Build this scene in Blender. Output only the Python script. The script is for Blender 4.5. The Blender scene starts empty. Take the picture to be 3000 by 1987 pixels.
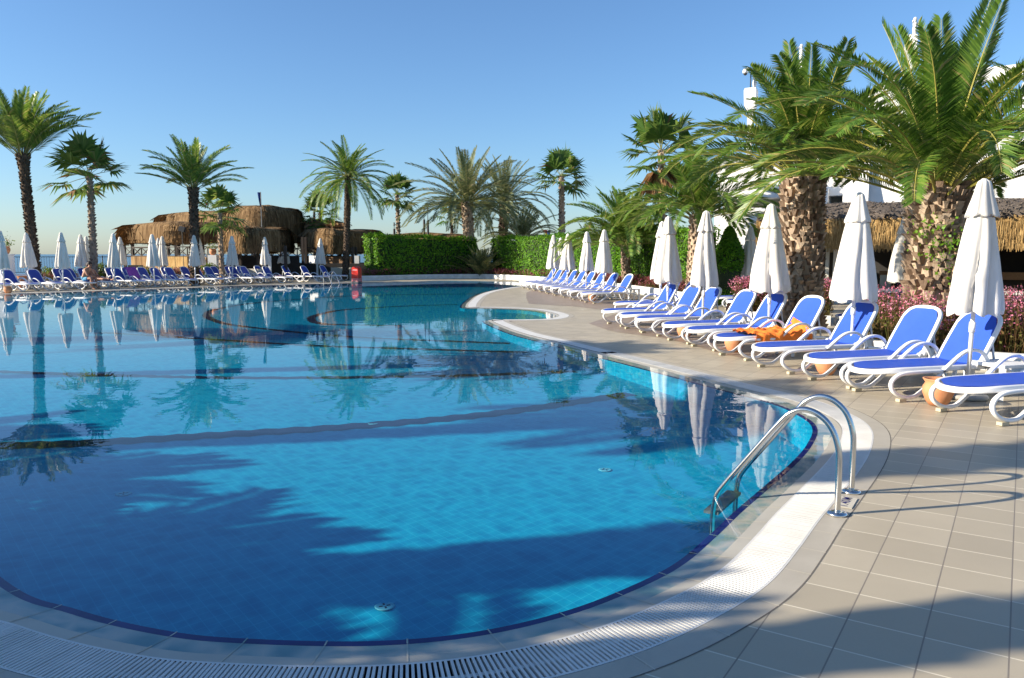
import bpy, math, random
from mathutils import Vector, Matrix
from mathutils.geometry import tessellate_polygon
R_ = math.radians
scene = bpy.context.scene
COL = scene.collection

# ------------------------------------------------------------------ camera model (used only to turn measured picture points into places)
F = 2288.0; CAMH = 1.6
PITCH = math.atan((993.5 - 745.0) / F)
def _dir(x, y):
    dx = (x - 1500) / F; dz = -(y - 993.5) / F
    return (dx, math.cos(PITCH) + dz * math.sin(PITCH), -math.sin(PITCH) + dz * math.cos(PITCH))
def at(x, y, z=0.0):
    d = _dir(x, y); t = (z - CAMH) / d[2]
    return Vector((d[0] * t, d[1] * t, z))
def at_y(x, y, Y):
    d = _dir(x, y); t = Y / d[1]
    return Vector((d[0] * t, Y, CAMH + d[2] * t))

cam_d = bpy.data.cameras.new('camera'); cam = bpy.data.objects.new('camera', cam_d); COL.objects.link(cam)
cam.location = (0, 0, CAMH); cam.rotation_euler = (R_(90) - PITCH, 0, 0)
cam_d.sensor_width = 36; cam_d.lens = 36 * F / 3000; cam_d.clip_start = 0.05; cam_d.clip_end = 60000
scene.camera = cam

# ------------------------------------------------------------------ light
SUN_AZ = (0.978, 0.208)      # ground direction in which shadows fall
SUN_EL = R_(22)
sun_d = bpy.data.lights.new('sun', 'SUN'); sun_d.energy = 5.0; sun_d.angle = R_(0.5); sun_d.color = (1, 0.885, 0.72)
sun = bpy.data.objects.new('sun', sun_d); COL.objects.link(sun)
ld = Vector((SUN_AZ[0] * math.cos(SUN_EL), SUN_AZ[1] * math.cos(SUN_EL), -math.sin(SUN_EL)))
sun.rotation_euler = ld.to_track_quat('-Z', 'Y').to_euler(); sun.location = (-20, -5, 20)
world = bpy.data.worlds.new('World'); scene.world = world; world.use_nodes = True
wn = world.node_tree.nodes; wl = world.node_tree.links
bg = wn['Background']; sky = wn.new('ShaderNodeTexSky'); sky.sky_type = 'NISHITA'; sky.sun_disc = False
sky.sun_elevation = SUN_EL; sky.sun_rotation = math.atan2(-ld.x, -ld.y); sky.altitude = 0
sky.air_density = 1.05; sky.dust_density = 0.45; sky.ozone_density = 6.4
wl.new(sky.outputs[0], bg.inputs[0]); bg.inputs[1].default_value = 0.092
scene.view_settings.view_transform = 'Standard'; scene.view_settings.look = 'None'
scene.view_settings.exposure = 1.04; scene.view_settings.gamma = 1
cy = scene.cycles
cy.max_bounces = 8; cy.diffuse_bounces = 3; cy.glossy_bounces = 4; cy.transmission_bounces = 4; cy.transparent_max_bounces = 12
cy.use_denoising = True; cy.sample_clamp_indirect = 6; cy.caustics_reflective = False; cy.caustics_refractive = False

# ------------------------------------------------------------------ materials
class NT:
    def __init__(s, name):
        s.m = bpy.data.materials.new(name); s.m.use_nodes = True
        s.t = s.m.node_tree; s.n = s.t.nodes; s.l = s.t.links
        s.p = s.n['Principled BSDF']; s.out = s.n['Material Output']
    def new(s, ty, **kw):
        nd = s.n.new(ty)
        for k, v in kw.items():
            if k.startswith('i_'): nd.inputs[int(k[2:]) if k[2:].isdigit() else k[2:].replace('_', ' ')].default_value = v
            else: setattr(nd, k, v)
        return nd
    def link(s, a, b): s.l.new(a, b)
    def coord(s, scale=(1, 1, 1), rot=(0, 0, 0), loc=(0, 0, 0), which='Object'):
        tc = s.new('ShaderNodeTexCoord'); mp = s.new('ShaderNodeMapping')
        mp.inputs['Scale'].default_value = scale; mp.inputs['Rotation'].default_value = rot; mp.inputs['Location'].default_value = loc
        s.link(tc.outputs[which], mp.inputs[0]); return mp.outputs[0]
    def noise(s, vec, scale=5, detail=4, rough=.55):
        n = s.new('ShaderNodeTexNoise'); n.inputs['Scale'].default_value = scale; n.inputs['Detail'].default_value = detail
        n.inputs['Roughness'].default_value = rough; s.link(vec, n.inputs['Vector']); return n.outputs[0]
    def ramp(s, fac, stops, interp='LINEAR'):
        r = s.new('ShaderNodeValToRGB'); r.color_ramp.interpolation = interp
        e = r.color_ramp.elements
        while len(e) < len(stops): e.new(0.5)
        for el, (p, c) in zip(e, stops): el.position = p; el.color = (*c, 1)
        s.link(fac, r.inputs[0]); return r.outputs[0]
    def mix(s, fac, a, b, blend='MIX'):
        x = s.new('ShaderNodeMix', data_type='RGBA', blend_type=blend)
        for sock, v in ((x.inputs[0], fac), (x.inputs[6], a), (x.inputs[7], b)):
            if isinstance(v, (int, float)): sock.default_value = v
            elif isinstance(v, tuple): sock.default_value = (*v, 1)
            else: s.link(v, sock)
        return x.outputs[2]
    def math(s, op, a, b=None, c=None):
        x = s.new('ShaderNodeMath', operation=op)
        for i, v in enumerate((a, b, c)):
            if v is None: continue
            if isinstance(v, (int, float)): x.inputs[i].default_value = v
            else: s.link(v, x.inputs[i])
        return x.outputs[0]
    def bump(s, h, strength=.3, dist=.01):
        b = s.new('ShaderNodeBump'); b.inputs['Strength'].default_value = strength; b.inputs['Distance'].default_value = dist
        s.link(h, b.inputs['Height']); s.link(b.outputs[0], s.p.inputs['Normal']); return b.outputs[0]
    def base(s, c):
        if isinstance(c, tuple): s.p.inputs['Base Color'].default_value = (*c, 1)
        else: s.link(c, s.p.inputs['Base Color'])
    def rough(s, v):
        if isinstance(v, (int, float)): s.p.inputs['Roughness'].default_value = v
        else: s.link(v, s.p.inputs['Roughness'])

def simple(name, c1, c2=None, scale=6, rough=.6, stretch=(1, 1, 1), bump=0, dist=.01, metal=0, bscale=None, rand=0, spec=None):
    t = NT(name); co = t.coord(stretch)
    n = t.noise(co, scale)
    col = t.ramp(n, [(.3, c1), (.7, c2 or c1)])
    if rand:
        g = t.new('ShaderNodeNewGeometry'); v = t.math('MULTIPLY_ADD', g.outputs['Random Per Island'], rand * 2, 1 - rand)
        hs = t.new('ShaderNodeHueSaturation'); t.link(v, hs.inputs['Value']); t.link(col, hs.inputs['Color']); col = hs.outputs[0]
    t.base(col); t.rough(rough); t.p.inputs['Metallic'].default_value = metal
    if spec is not None: t.p.inputs['Specular IOR Level'].default_value = spec
    if bump: t.bump(t.noise(co, bscale or scale * 3), bump, dist)
    return t.m

def leafmat(name, stops, trans=.35, rough=.45, spec=.4, patch=None):
    """leaf colour varies from leaflet to leaflet; thin blades let some light through"""
    t = NT(name); g = t.new('ShaderNodeNewGeometry')
    col = t.ramp(g.outputs['Random Per Island'], stops)
    if patch: col = t.mix(t.ramp(t.noise(t.coord(), 1.1, 5, .65), [(.48, (0, 0, 0)), (.72, (.8, .8, .8))]), col, patch)
    t.base(col); t.rough(rough); t.p.inputs['Specular IOR Level'].default_value = spec
    tr = t.new('ShaderNodeBsdfTranslucent'); 
    hs = t.new('ShaderNodeHueSaturation'); hs.inputs['Hue'].default_value = .475; hs.inputs['Value'].default_value = 1.5; t.link(col, hs.inputs['Color']); t.link(hs.outputs[0], tr.inputs[0])
    mx = t.new('ShaderNodeMixShader'); mx.inputs[0].default_value = trans
    t.link(t.p.outputs[0], mx.inputs[1]); t.link(tr.outputs[0], mx.inputs[2]); t.link(mx.outputs[0], t.out.inputs[0])
    return t.m

M = {}
M['white_plastic'] = simple('white_plastic', (.76, .77, .78), (.82, .82, .82), 3, .38)
M['blue_sling'] = None
def m_sling():
    t = NT('blue_sling'); co = t.coord()
    n = t.noise(co, 4); w = t.noise(t.coord((1, 1, 1)), 350, 2)
    t.base(t.mix(t.math('MULTIPLY', w, .5), t.ramp(n, [(.3, (.030, .092, .50)), (.7, (.036, .108, .56))]), (.015, .05, .30)))
    t.rough(.6); t.p.inputs['Specular IOR Level'].default_value = .22; t.bump(w, .25, .002); return t.m
M['blue_sling'] = m_sling()
M['inlet'] = simple('water_tinted_plastic', (.10, .42, .5), (.14, .48, .56), 5, .8, spec=.05)  # the water's teal tint over the discs is put into their base colour
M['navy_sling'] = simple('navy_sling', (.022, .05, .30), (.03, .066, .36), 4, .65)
M['pad'] = simple('beige_rubber', (.42, .37, .25), (.5, .45, .32), 8, .7)
def m_canvas():
    t = NT('cream_canvas'); oi = t.new('ShaderNodeObjectInfo'); co = t.coord((3, 3, .6))
    n = t.noise(co, 2.2, 6)
    c = t.ramp(n, [(.32, (.68, .645, .58)), (.6, (.80, .775, .72)), (.8, (.84, .82, .77))])
    hs = t.new('ShaderNodeHueSaturation'); t.link(t.math('MULTIPLY_ADD', oi.outputs['Random'], .12, .93), hs.inputs['Value']); t.link(c, hs.inputs['Color'])
    t.base(hs.outputs[0]); t.rough(.85)
    t.bump(t.noise(t.coord((1, 1, .3)), 9, 3), .3, .008)
    tr = t.new('ShaderNodeBsdfTranslucent'); t.link(hs.outputs[0], tr.inputs[0])
    mx = t.new('ShaderNodeMixShader'); mx.inputs[0].default_value = .18
    t.link(t.p.outputs[0], mx.inputs[1]); t.link(tr.outputs[0], mx.inputs[2]); t.link(mx.outputs[0], t.out.inputs[0]); return t.m
M['canvas'] = m_canvas()
M['steel'] = simple('polished_steel', (.62, .61, .58), (.7, .69, .66), 5, .18, metal=1, bump=.05, bscale=40, dist=.002)
M['terracotta'] = simple('terracotta', (.46, .19, .085), (.58, .27, .13), 7, .75, bump=.15)
M['orange_towel'] = simple('orange_cloth', (.80, .185, .022), (.88, .235, .035), 9, .95, bump=.6, bscale=90)
M['purple_towel'] = simple('purple_cloth', (.24, .06, .33), (.33, .09, .42), 8, .95, bump=.4)
M['pink_towel'] = simple('pink_cloth', (.55, .33, .38), (.68, .5, .52), 8, .95, bump=.4)
M['whitewall'] = simple('white_render', (.72, .72, .71), (.82, .82, .81), 1.2, .8, bump=.12, bscale=25)
M['kerb'] = simple('white_painted_kerb', (.6, .6, .58), (.8, .8, .78), 3, .7, bump=.15)
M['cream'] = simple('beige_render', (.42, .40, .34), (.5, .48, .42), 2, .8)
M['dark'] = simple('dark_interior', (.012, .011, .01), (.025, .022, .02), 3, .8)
M['darkwood'] = simple('dark_stained_wood', (.02, .013, .009), (.045, .03, .02), 6, .6, (8, 8, 1))
M['oak'] = simple('brown_wood', (.16, .08, .035), (.25, .14, .06), 6, .6, (8, 1, 8))
M['black_metal'] = simple('black_iron', (.02, .022, .027), (.03, .032, .036), 5, .5)
M['grey_metal'] = simple('grey_metal', (.12, .13, .14), (.18, .19, .2), 5, .5)
M['red'] = simple('red_paint', (.62, .022, .012), (.7, .035, .018), 3, .4)
M['skin'] = simple('tanned_skin', (.36, .17, .1), (.43, .22, .14), 9, .55)
M['hair'] = simple('dark_hair', (.015, .01, .008), (.03, .02, .014), 40, .6)
M['shorts'] = simple('blue_print_cloth', (.02, .24, .46), (.25, .5, .62), 22, .9)
M['redshorts'] = simple('red_cloth', (.45, .04, .05), (.55, .08, .08), 12, .9)
M['navy_flag'] = simple('navy_flag_cloth', (.02, .05, .2), (.03, .07, .26), 4, .9)
M['redflag'] = simple('red_flag_cloth', (.6, .03, .03), (.7, .05, .05), 4, .9)
M['soil'] = simple('planting_soil', (.05, .032, .02), (.09, .06, .04), 7, .95, bump=.6, dist=.03)
M['statue'] = simple('white_stone', (.66, .65, .62), (.78, .77, .74), 8, .7)

def m_thatch(name, a, b, c, sc=(55, 55, 2.2)):
    t = NT(name); co = t.coord(sc)
    n = t.noise(co, 1.0, 5, .65); big = t.noise(t.coord(), 1.6, 4)
    col = t.ramp(n, [(.36, a), (.5, b), (.64, c)])
    g = t.new('ShaderNodeNewGeometry')
    col = t.mix(t.math('MULTIPLY', big, .55), col, a)
    hs = t.new('ShaderNodeHueSaturation'); t.link(t.math('MULTIPLY_ADD', g.outputs['Random Per Island'], .7, .65), hs.inputs['Value']); t.link(col, hs.inputs['Color'])
    t.base(hs.outputs[0]); t.rough(.9); t.p.inputs['Specular IOR Level'].default_value = .1
    t.bump(n, .9, .05); return t.m
M['thatch'] = m_thatch('straw_thatch', (.10, .058, .027), (.27, .168, .082), (.47, .32, .165), (9, 9, .45))
M['thatch_gold'] = m_thatch('golden_straw', (.23, .135, .05), (.42, .28, .12), (.60, .43, .2))
M['thatch_grey'] = m_thatch('weathered_thatch', (.09, .075, .06), (.16, .13, .105), (.23, .19, .155), (9, 30, 30))

M['frond'] = leafmat('date_palm_leaflets', [(0, (.052, .118, .015)), (.45, (.088, .178, .022)), (.8, (.138, .245, .032)), (.96, (.24, .28, .06)), (1, (.36, .3, .12))], .38, .4, .5)
M['frond_grey'] = leafmat('grey_green_leaflets', [(0, (.085, .115, .045)), (.5, (.135, .165, .065)), (.85, (.2, .225, .095)), (1, (.32, .27, .13))], .34)
M['fan'] = leafmat('fan_palm_blades', [(0, (.05, .115, .02)), (.5, (.085, .17, .03)), (.88, (.14, .22, .045)), (1, (.3, .26, .1))], .42)
M['deadfan'] = leafmat('dead_palm_leaves', [(0, (.16, .085, .035)), (.5, (.25, .14, .06)), (1, (.36, .23, .1))], .2, .8)
M['rachis'] = simple('yellow_palm_rib', (.27, .26, .05), (.38, .33, .08), 3, .5)
M['rachis_green'] = simple('green_palm_rib', (.16, .18, .05), (.22, .22, .07), 3, .5)
def m_bark(name, a, b, c):
    t = NT(name); g = t.new('ShaderNodeNewGeometry'); n = t.noise(t.coord((1, 1, .5)), 22, 5, .65)
    col = t.ramp(g.outputs['Random Per Island'], [(0, a), (.5, b), (1, c)])
    t.base(t.mix(t.math('MULTIPLY', n, .5), col, a)); t.rough(.9); t.p.inputs['Specular IOR Level'].default_value = .15
    t.bump(n, .8, .02); return t.m
M['bark'] = m_bark('palm_bark', (.14, .095, .065), (.38, .28, .20), (.62, .50, .37))
M['bark_dark'] = m_bark('dark_palm_bark', (.04, .028, .02), (.085, .06, .042), (.16, .115, .08))
M['bark_pale'] = m_bark('grey_palm_bark', (.12, .09, .07), (.27, .215, .165), (.46, .37, .29))
M['hedge'] = leafmat('hedge_leaves', [(0, (.045, .135, .006)), (.5, (.08, .225, .009)), (.85, (.13, .30, .014)), (1, (.2, .37, .026))], .24, .55, .2, (.055, .12, .01))
M['hedge_core'] = simple('hedge_inside', (.008, .018, .004), (.02, .04, .008), 9, .9)
M['shrub'] = leafmat('shrub_leaves', [(0, (.05, .1, .015)), (.6, (.1, .17, .025)), (1, (.2, .27, .05))], .35)
M['banana'] = leafmat('banana_leaf', [(0, (.12, .26, .02)), (1, (.16, .33, .03))], .45)
M['pinkflower'] = leafmat('pink_petals', [(0, (.38, .08, .14)), (.5, (.62, .18, .28)), (1, (.8, .40, .5))], .3, .8, .1)
M['darkpink'] = leafmat('dull_crimson_petals', [(0, (.15, .03, .035)), (.55, (.25, .06, .075)), (.85, (.38, .12, .16)), (1, (.55, .25, .32))], .3, .8, .1)
M['flowerleaf'] = leafmat('flower_foliage', [(0, (.045, .05, .012)), (.5, (.09, .07, .02)), (.8, (.15, .075, .035)), (1, (.12, .15, .03))], .25, .7, .2)

def m_tiles(name, origin, ang, size, base1, base2, l1, l2, w1=.006, w2=.004, rough=.42):
    """square tiles; joints darker one way than the other"""
    t = NT(name)
    co = t.coord(which='Object')
    # rotate about z and shift so that a joint crossing sits at origin
    vr = t.new('ShaderNodeVectorMath', operation='SUBTRACT'); t.link(co, vr.inputs[0]); vr.inputs[1].default_value = (origin[0], origin[1], 0)
    rt = t.new('ShaderNodeVectorRotate', rotation_type='Z_AXIS'); t.link(vr.outputs[0], rt.inputs['Vector']); rt.inputs['Angle'].default_value = -ang
    sp = t.new('ShaderNodeSeparateXYZ'); t.link(rt.outputs[0], sp.inputs[0])
    def line(c, w):
        q = t.math('DIVIDE', c, size); f = t.math('FRACT', t.math('ADD', q, .5)); d = t.math('ABSOLUTE', t.math('SUBTRACT', f, .5))
        return t.math('LESS_THAN', d, w / size), t.math('FLOOR', q)
    a, ia = line(sp.outputs[1], w1); b, ib = line(sp.outputs[0], w2)
    cb = t.new('ShaderNodeCombineXYZ'); t.link(ia, cb.inputs[0]); t.link(ib, cb.inputs[1])
    wn_ = t.new('ShaderNodeTexWhiteNoise', noise_dimensions='2D'); t.link(cb.outputs[0], wn_.inputs['Vector'])
    n = t.noise(co, 1.3, 5); n2 = t.noise(co, 90, 2)
    col = t.mix(t.math('MULTIPLY_ADD', n, .6, t.math('MULTIPLY', wn_.outputs[0], .6)), base1, base2)
    col = t.mix(t.math('MULTIPLY', n2, .12), col, (.2, .18, .15))
    stain = t.ramp(t.noise(co, .55, 6, .7), [(.5, (0, 0, 0)), (.8, (1, 1, 1))])
    col = t.mix(t.math('MULTIPLY', stain, .32), col, (.3, .26, .2))
    col = t.mix(b, col, l2); col = t.mix(a, col, l1)
    t.base(col); t.rough(t.math('MULTIPLY_ADD', n, .25, rough - .1))
    h = t.math('SUBTRACT', 1, t.math('MAXIMUM', a, b)); t.bump(h, .4, .003)
    t.p.inputs['Specular IOR Level'].default_value = .3
    return t.m
TO, TA = (1.808, 3.797), R_(56.9)
M['deck'] = m_tiles('beige_deck_tiles', TO, TA, .302, (.352, .305, .222), (.485, .425, .318), (.22, .19, .155), (.68, .62, .48), .0032, .0042)
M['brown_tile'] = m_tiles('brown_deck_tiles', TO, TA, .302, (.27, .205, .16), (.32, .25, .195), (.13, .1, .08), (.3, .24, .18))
M['border_tile'] = simple('studded_border_tile', (.40, .36, .29), (.46, .42, .34), 4, .5, bump=.5, bscale=130, dist=.002)
M['coping'] = simple('coping_tile', (.36, .34, .29), (.43, .41, .35), 3, .4, bump=.1)
M['rim'] = simple('dark_blue_tile', (.004, .009, .11), (.007, .014, .16), 6, .6, spec=.08)
M['lane'] = simple('dark_lane_tile', (.010, .016, .045), (.018, .026, .07), 6, .8, spec=.03)
M['grate'] = simple('white_grate_plastic', (.6, .59, .55), (.72, .71, .67), 4, .5)
M['channel'] = simple('drain_channel', (.05, .05, .05), (.09, .09, .085), 6, .8)
M['concrete'] = simple('concrete', (.3, .29, .27), (.38, .37, .34), 3, .8)
def m_pool():
    t = NT('pool_mosaic'); co = t.coord()
    rt = t.new('ShaderNodeVectorRotate', rotation_type='Z_AXIS'); t.link(co, rt.inputs['Vector']); rt.inputs['Angle'].default_value = R_(-41)
    sp = t.new('ShaderNodeSeparateXYZ'); t.link(rt.outputs[0], sp.inputs[0])
    def line(c, size, w):
        f = t.math('FRACT', t.math('DIVIDE', c, size)); d = t.math('ABSOLUTE', t.math('SUBTRACT', f, .5)); return t.math('LESS_THAN', d, w / size)
    gn = t.new('ShaderNodeNewGeometry'); nz_ = t.new('ShaderNodeSeparateXYZ'); t.link(gn.outputs['True Normal'], nz_.inputs[0])     # courses up the walls only
    g = t.math('MAXIMUM', t.math('MAXIMUM', line(sp.outputs[0], .075, .0026), line(sp.outputs[1], .075, .0026)), t.math('MULTIPLY', line(sp.outputs[2], .075, .0026), t.math('LESS_THAN', t.math('ABSOLUTE', nz_.outputs[2]), .5)))
    n = t.noise(co, 2.2, 4)
    c = t.ramp(n, [(.3, (.0012, .268, .43)), (.7, (.0016, .30, .475))])
    t.base(t.mix(t.math('MULTIPLY', g, .5), c, (.03, .45, .62))); t.rough(.6); t.p.inputs['Specular IOR Level'].default_value = .06; return t.m
M['pool'] = m_pool()
def m_water():
    t = NT('pool_water'); t.n.remove(t.p)
    co = t.coord()
    # gentle ripples: a few sizes, calmer towards the far side by perspective only
    a = t.noise(t.coord((1, 1.6, 1)), 1.5, 2, .5); b = t.noise(t.coord((1, 1.3, 1), loc=(7, 3, 0)), 7, 1, .5)
    h = t.math('ADD', t.math('MULTIPLY', a, 1.0), t.math('MULTIPLY', b, .10))
    bp = t.new('ShaderNodeBump'); bp.inputs['Strength'].default_value = 1; bp.inputs['Distance'].default_value = .0011; t.link(h, bp.inputs['Height'])
    fr = t.new('ShaderNodeFresnel'); t.link(bp.outputs[0], fr.inputs['Normal'])
    gm = t.new('ShaderNodeNewGeometry'); t.link(t.math('MULTIPLY_ADD', gm.outputs['Backfacing'], 1 / 1.33 - 1.33, 1.33), fr.inputs[0])   # same reflectance from either side
    gl = t.new('ShaderNodeBsdfGlossy'); gl.inputs['Roughness'].default_value = .004; t.link(bp.outputs[0], gl.inputs['Normal'])
    tr = t.new('ShaderNodeBsdfTransparent')
    # caustic light pattern put into the transparent tint as a wobbly cell net
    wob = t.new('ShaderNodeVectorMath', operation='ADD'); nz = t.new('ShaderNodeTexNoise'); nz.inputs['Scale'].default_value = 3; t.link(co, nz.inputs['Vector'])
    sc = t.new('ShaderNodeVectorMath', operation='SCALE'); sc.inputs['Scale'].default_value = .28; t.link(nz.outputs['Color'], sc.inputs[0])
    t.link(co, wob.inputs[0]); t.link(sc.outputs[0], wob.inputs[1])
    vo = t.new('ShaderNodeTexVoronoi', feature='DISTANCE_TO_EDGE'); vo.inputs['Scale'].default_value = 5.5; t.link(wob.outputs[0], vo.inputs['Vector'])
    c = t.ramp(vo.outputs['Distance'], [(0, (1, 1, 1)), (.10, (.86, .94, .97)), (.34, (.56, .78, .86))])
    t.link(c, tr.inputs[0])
    mx = t.new('ShaderNodeMixShader'); t.link(t.math('MULTIPLY', fr.outputs[0], 1.0), mx.inputs[0]); t.link(tr.outputs[0], mx.inputs[1]); t.link(gl.outputs[0], mx.inputs[2])
    t.link(mx.outputs[0], t.out.inputs[0]); return t.m
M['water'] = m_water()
def m_sea():
    t = NT('sea_water'); t.base((.035, .10, .16)); t.rough(.25); t.p.inputs['IOR'].default_value = 1.33
    t.bump(t.noise(t.coord(), .4, 6), .6, .4); return t.m
M['sea'] = m_sea()

# ------------------------------------------------------------------ mesh helper
class MB:
    def __init__(s): s.v = []; s.f = []; s.mi = []
    def quad(s, a, b, c, d, mi=0):
        i = len(s.v); s.v += [a, b, c, d]; s.f.append((i, i + 1, i + 2, i + 3)); s.mi.append(mi)
    def box(s, x0, x1, y0, y1, z0, z1, mi=0, mat=None):
        i = len(s.v)
        P = [(x0, y0, z0), (x1, y0, z0), (x1, y1, z0), (x0, y1, z0), (x0, y0, z1), (x1, y0, z1), (x1, y1, z1), (x0, y1, z1)]
        if mat is not None: P = [tuple(mat @ Vector(p)) for p in P]
        s.v += P
        for q in ((0, 3, 2, 1), (4, 5, 6, 7), (0, 1, 5, 4), (1, 2, 6, 5), (2, 3, 7, 6), (3, 0, 4, 7)):
            s.f.append(tuple(i + k for k in q)); s.mi.append(mi)
    def rings(s, rings, closed=True, cap=True, mi=0):
        i0 = len(s.v); n = len(rings[0])
        for r in rings: s.v += [tuple(p) for p in r]
        for k in range(len(rings) - 1):
            for j in range(n if closed else n - 1):
                a = i0 + k * n + j; b = i0 + k * n + (j + 1) % n
                s.f.append((a, b, b + n, a + n)); s.mi.append(mi)
        if cap:
            s.f.append(tuple(i0 + j for j in reversed(range(n)))); s.mi.append(mi)
            e = i0 + (len(rings) - 1) * n; s.f.append(tuple(e + j for j in range(n))); s.mi.append(mi)
    def tube(s, path, rad, sides=8, mi=0, cap=True):
        P = [Vector(p) for p in path]; rings = []; prev = None
        for k, p in enumerate(P):
            t = (P[min(k + 1, len(P) - 1)] - P[max(k - 1, 0)]).normalized()
            if prev is None:
                a = Vector((0, 0, 1)) if abs(t.z) < .9 else Vector((1, 0, 0)); n1 = t.cross(a).normalized()
            else: n1 = (prev - t * prev.dot(t)).normalized()
            prev = n1; n2 = t.cross(n1)
            r = rad[k] if isinstance(rad, (list, tuple)) else rad
            rings.append([p + (n1 * math.cos(2 * math.pi * j / sides) + n2 * math.sin(2 * math.pi * j / sides)) * r for j in range(sides)])
        s.rings(rings, True, cap, mi)
    def sweep(s, path, up, w, h, mi=0, rnd=.35, cap=True):
        """rounded rectangle section: w across (up x tangent), h along 'up'-side normal"""
        P = [Vector(p) for p in path]; rings = []; up = Vector(up)
        sec = []
        for sx, sy in ((1, 1), (-1, 1), (-1, -1), (1, -1)):
            c = [(1, rnd), (rnd + (1 - rnd) * .7, rnd + (1 - rnd) * .7), (rnd, 1)]
            c = [(1, 1 - rnd), (1 - rnd * .3, 1 - rnd * .3), (1 - rnd, 1)]
            if sx * sy < 0: c = c[::-1]
            sec += [(sx * a, sy * b) for a, b in c]
        for k, p in enumerate(P):
            t = (P[min(k + 1, len(P) - 1)] - P[max(k - 1, 0)]).normalized()
            a = up.cross(t).normalized(); b = up
            rings.append([p + a * (u * w / 2) + b * (v * h / 2) for u, v in sec])
        s.rings(rings, True, cap, mi)
    def lathe(s, prof, n=16, mi=0, cx=0, cy=0):
        s.rings([[(cx + r * math.cos(2 * math.pi * j / n), cy + r * math.sin(2 * math.pi * j / n), z) for j in range(n)] for r, z in prof], True, True, mi)
    def build(s, name, mats, parent=None, smooth=False, loc=None, autos=None):
        me = bpy.data.meshes.new(name); me.from_pydata([tuple(p) for p in s.v], [], s.f)
        if not isinstance(mats, (list, tuple)): mats = [mats]
        for m in mats: me.materials.append(m)
        if len(mats) > 1: me.polygons.foreach_set('material_index', s.mi)
        if smooth: me.polygons.foreach_set('use_smooth', [True] * len(s.f))
        me.update()
        o = bpy.data.objects.new(name, me); COL.objects.link(o)
        if parent: o.parent = parent
        if loc is not None: o.location = loc
        return o
def tag(o, label=None, cat=None, group=None, kind=None):
    if label: o['label'] = label
    if cat: o['category'] = cat
    if group: o['group'] = group
    if kind: o['kind'] = kind
    return o
def thing(name, label, cat, loc=(0, 0, 0), rz=0, group=None):
    o = bpy.data.objects.new(name, None); COL.objects.link(o); o.location = loc; o.rotation_euler = (0, 0, rz); o.empty_display_size = .2
    return tag(o, label, cat, group)
def copy_tree(o, parent=None):
    c = o.copy(); COL.objects.link(c)
    if parent: c.parent = parent
    for ch in list(o.children): copy_tree(ch, c)
    return c
def spline(pts, n=4, closed=False):
    P = [Vector(p) for p in pts]; out = []; N = len(P)
    for i in range(N if closed else N - 1):
        if closed: a, b, c, d = P[(i - 1) % N], P[i], P[(i + 1) % N], P[(i + 2) % N]
        else: a, b, c, d = P[max(i - 1, 0)], P[i], P[i + 1], P[min(i + 2, N - 1)]
        for k in range(n):
            t = k / n
            out.append(.5 * ((2 * b) + (c - a) * t + (2 * a - 5 * b + 4 * c - d) * t * t + (3 * b - a - 3 * c + d) * t ** 3))
    if not closed: out.append(P[-1])
    return out
ORD = ['first', 'second', 'third', 'fourth', 'fifth', 'sixth', 'seventh', 'eighth', 'ninth', 'tenth', 'eleventh', 'twelfth', 'thirteenth',
       'fourteenth', 'fifteenth', 'sixteenth', 'seventeenth', 'eighteenth', 'nineteenth', 'twentieth']
# ================================================================== pool outline
DK = 1.2675
near = [at(a * DK, b * DK) for a, b in [(0, 1320), (180, 1395), (400, 1445), (600, 1462), (870, 1466), (1100, 1445), (1300, 1400), (1450, 1345), (1560, 1290), (1640, 1225), (1700, 1170), (1760, 1120), (1830, 1060), (1865, 1020), (1878, 985), (1855, 960), (1790, 930)]]
right = [at(a, b) for a, b in [(2150, 1147), (2057, 1123), (1918, 1086), (1779, 1050), (1705, 1032), (1604, 1005), (1500, 978), (1440, 955), (1412, 940)]]
inlet = [at(a, b) for a, b in [(1425, 934.5), (1490, 934), (1553, 933.5), (1591, 932), (1610, 926), (1601, 919), (1553, 909), (1477, 904), (1400, 902.5)]]
spit = [at(a, b) for a, b in [(1353, 901), (1349, 893), (1361, 881), (1383.6, 865.6), (1421.6, 853), (1477, 843), (1523, 837.5)]]
far = [at(a, b) for a, b in [(1560, 830.5), (1500, 826), (1400, 823.5), (1295, 822), (1211, 825), (1100, 827.5), (1000, 830), (850, 835), (620, 841), (400, 849), (200, 855), (0, 863)]]
out_l = [Vector(p) for p in [(-22.4, 29.5, 0), (-22.6, 26, 0), (-20.5, 21.5, 0), (-15.5, 16, 0), (-9, 9.8, 0), (-4.3, 5.4, 0)]]
ctrl = near + right + inlet + spit + far + out_l
for p in ctrl: p.z = 0
dense = spline(ctrl, 24, True)
def resample(P):
    out = []; acc = 0; last = P[0]; out.append(P[0].copy()); n = len(P)
    for i in range(1, n + 1):
        p = P[i % n]; d = (p - last).length
        step = .06 if p.length < 9 else (.15 if p.length < 16 else .3)
        acc += d; last = p
        if acc >= step and i < n: out.append(p.copy()); acc = 0
    return out
RIM = resample(dense); NR = len(RIM)
area = sum(RIM[i].x * RIM[(i + 1) % NR].y - RIM[(i + 1) % NR].x * RIM[i].y for i in range(NR)) / 2
SGN = 1 if area > 0 else -1
NRM = []
for i in range(NR):
    t = (RIM[(i + 2) % NR] - RIM[(i - 2) % NR]).normalized(); NRM.append(Vector((t.y, -t.x, 0)) * SGN)
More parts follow.
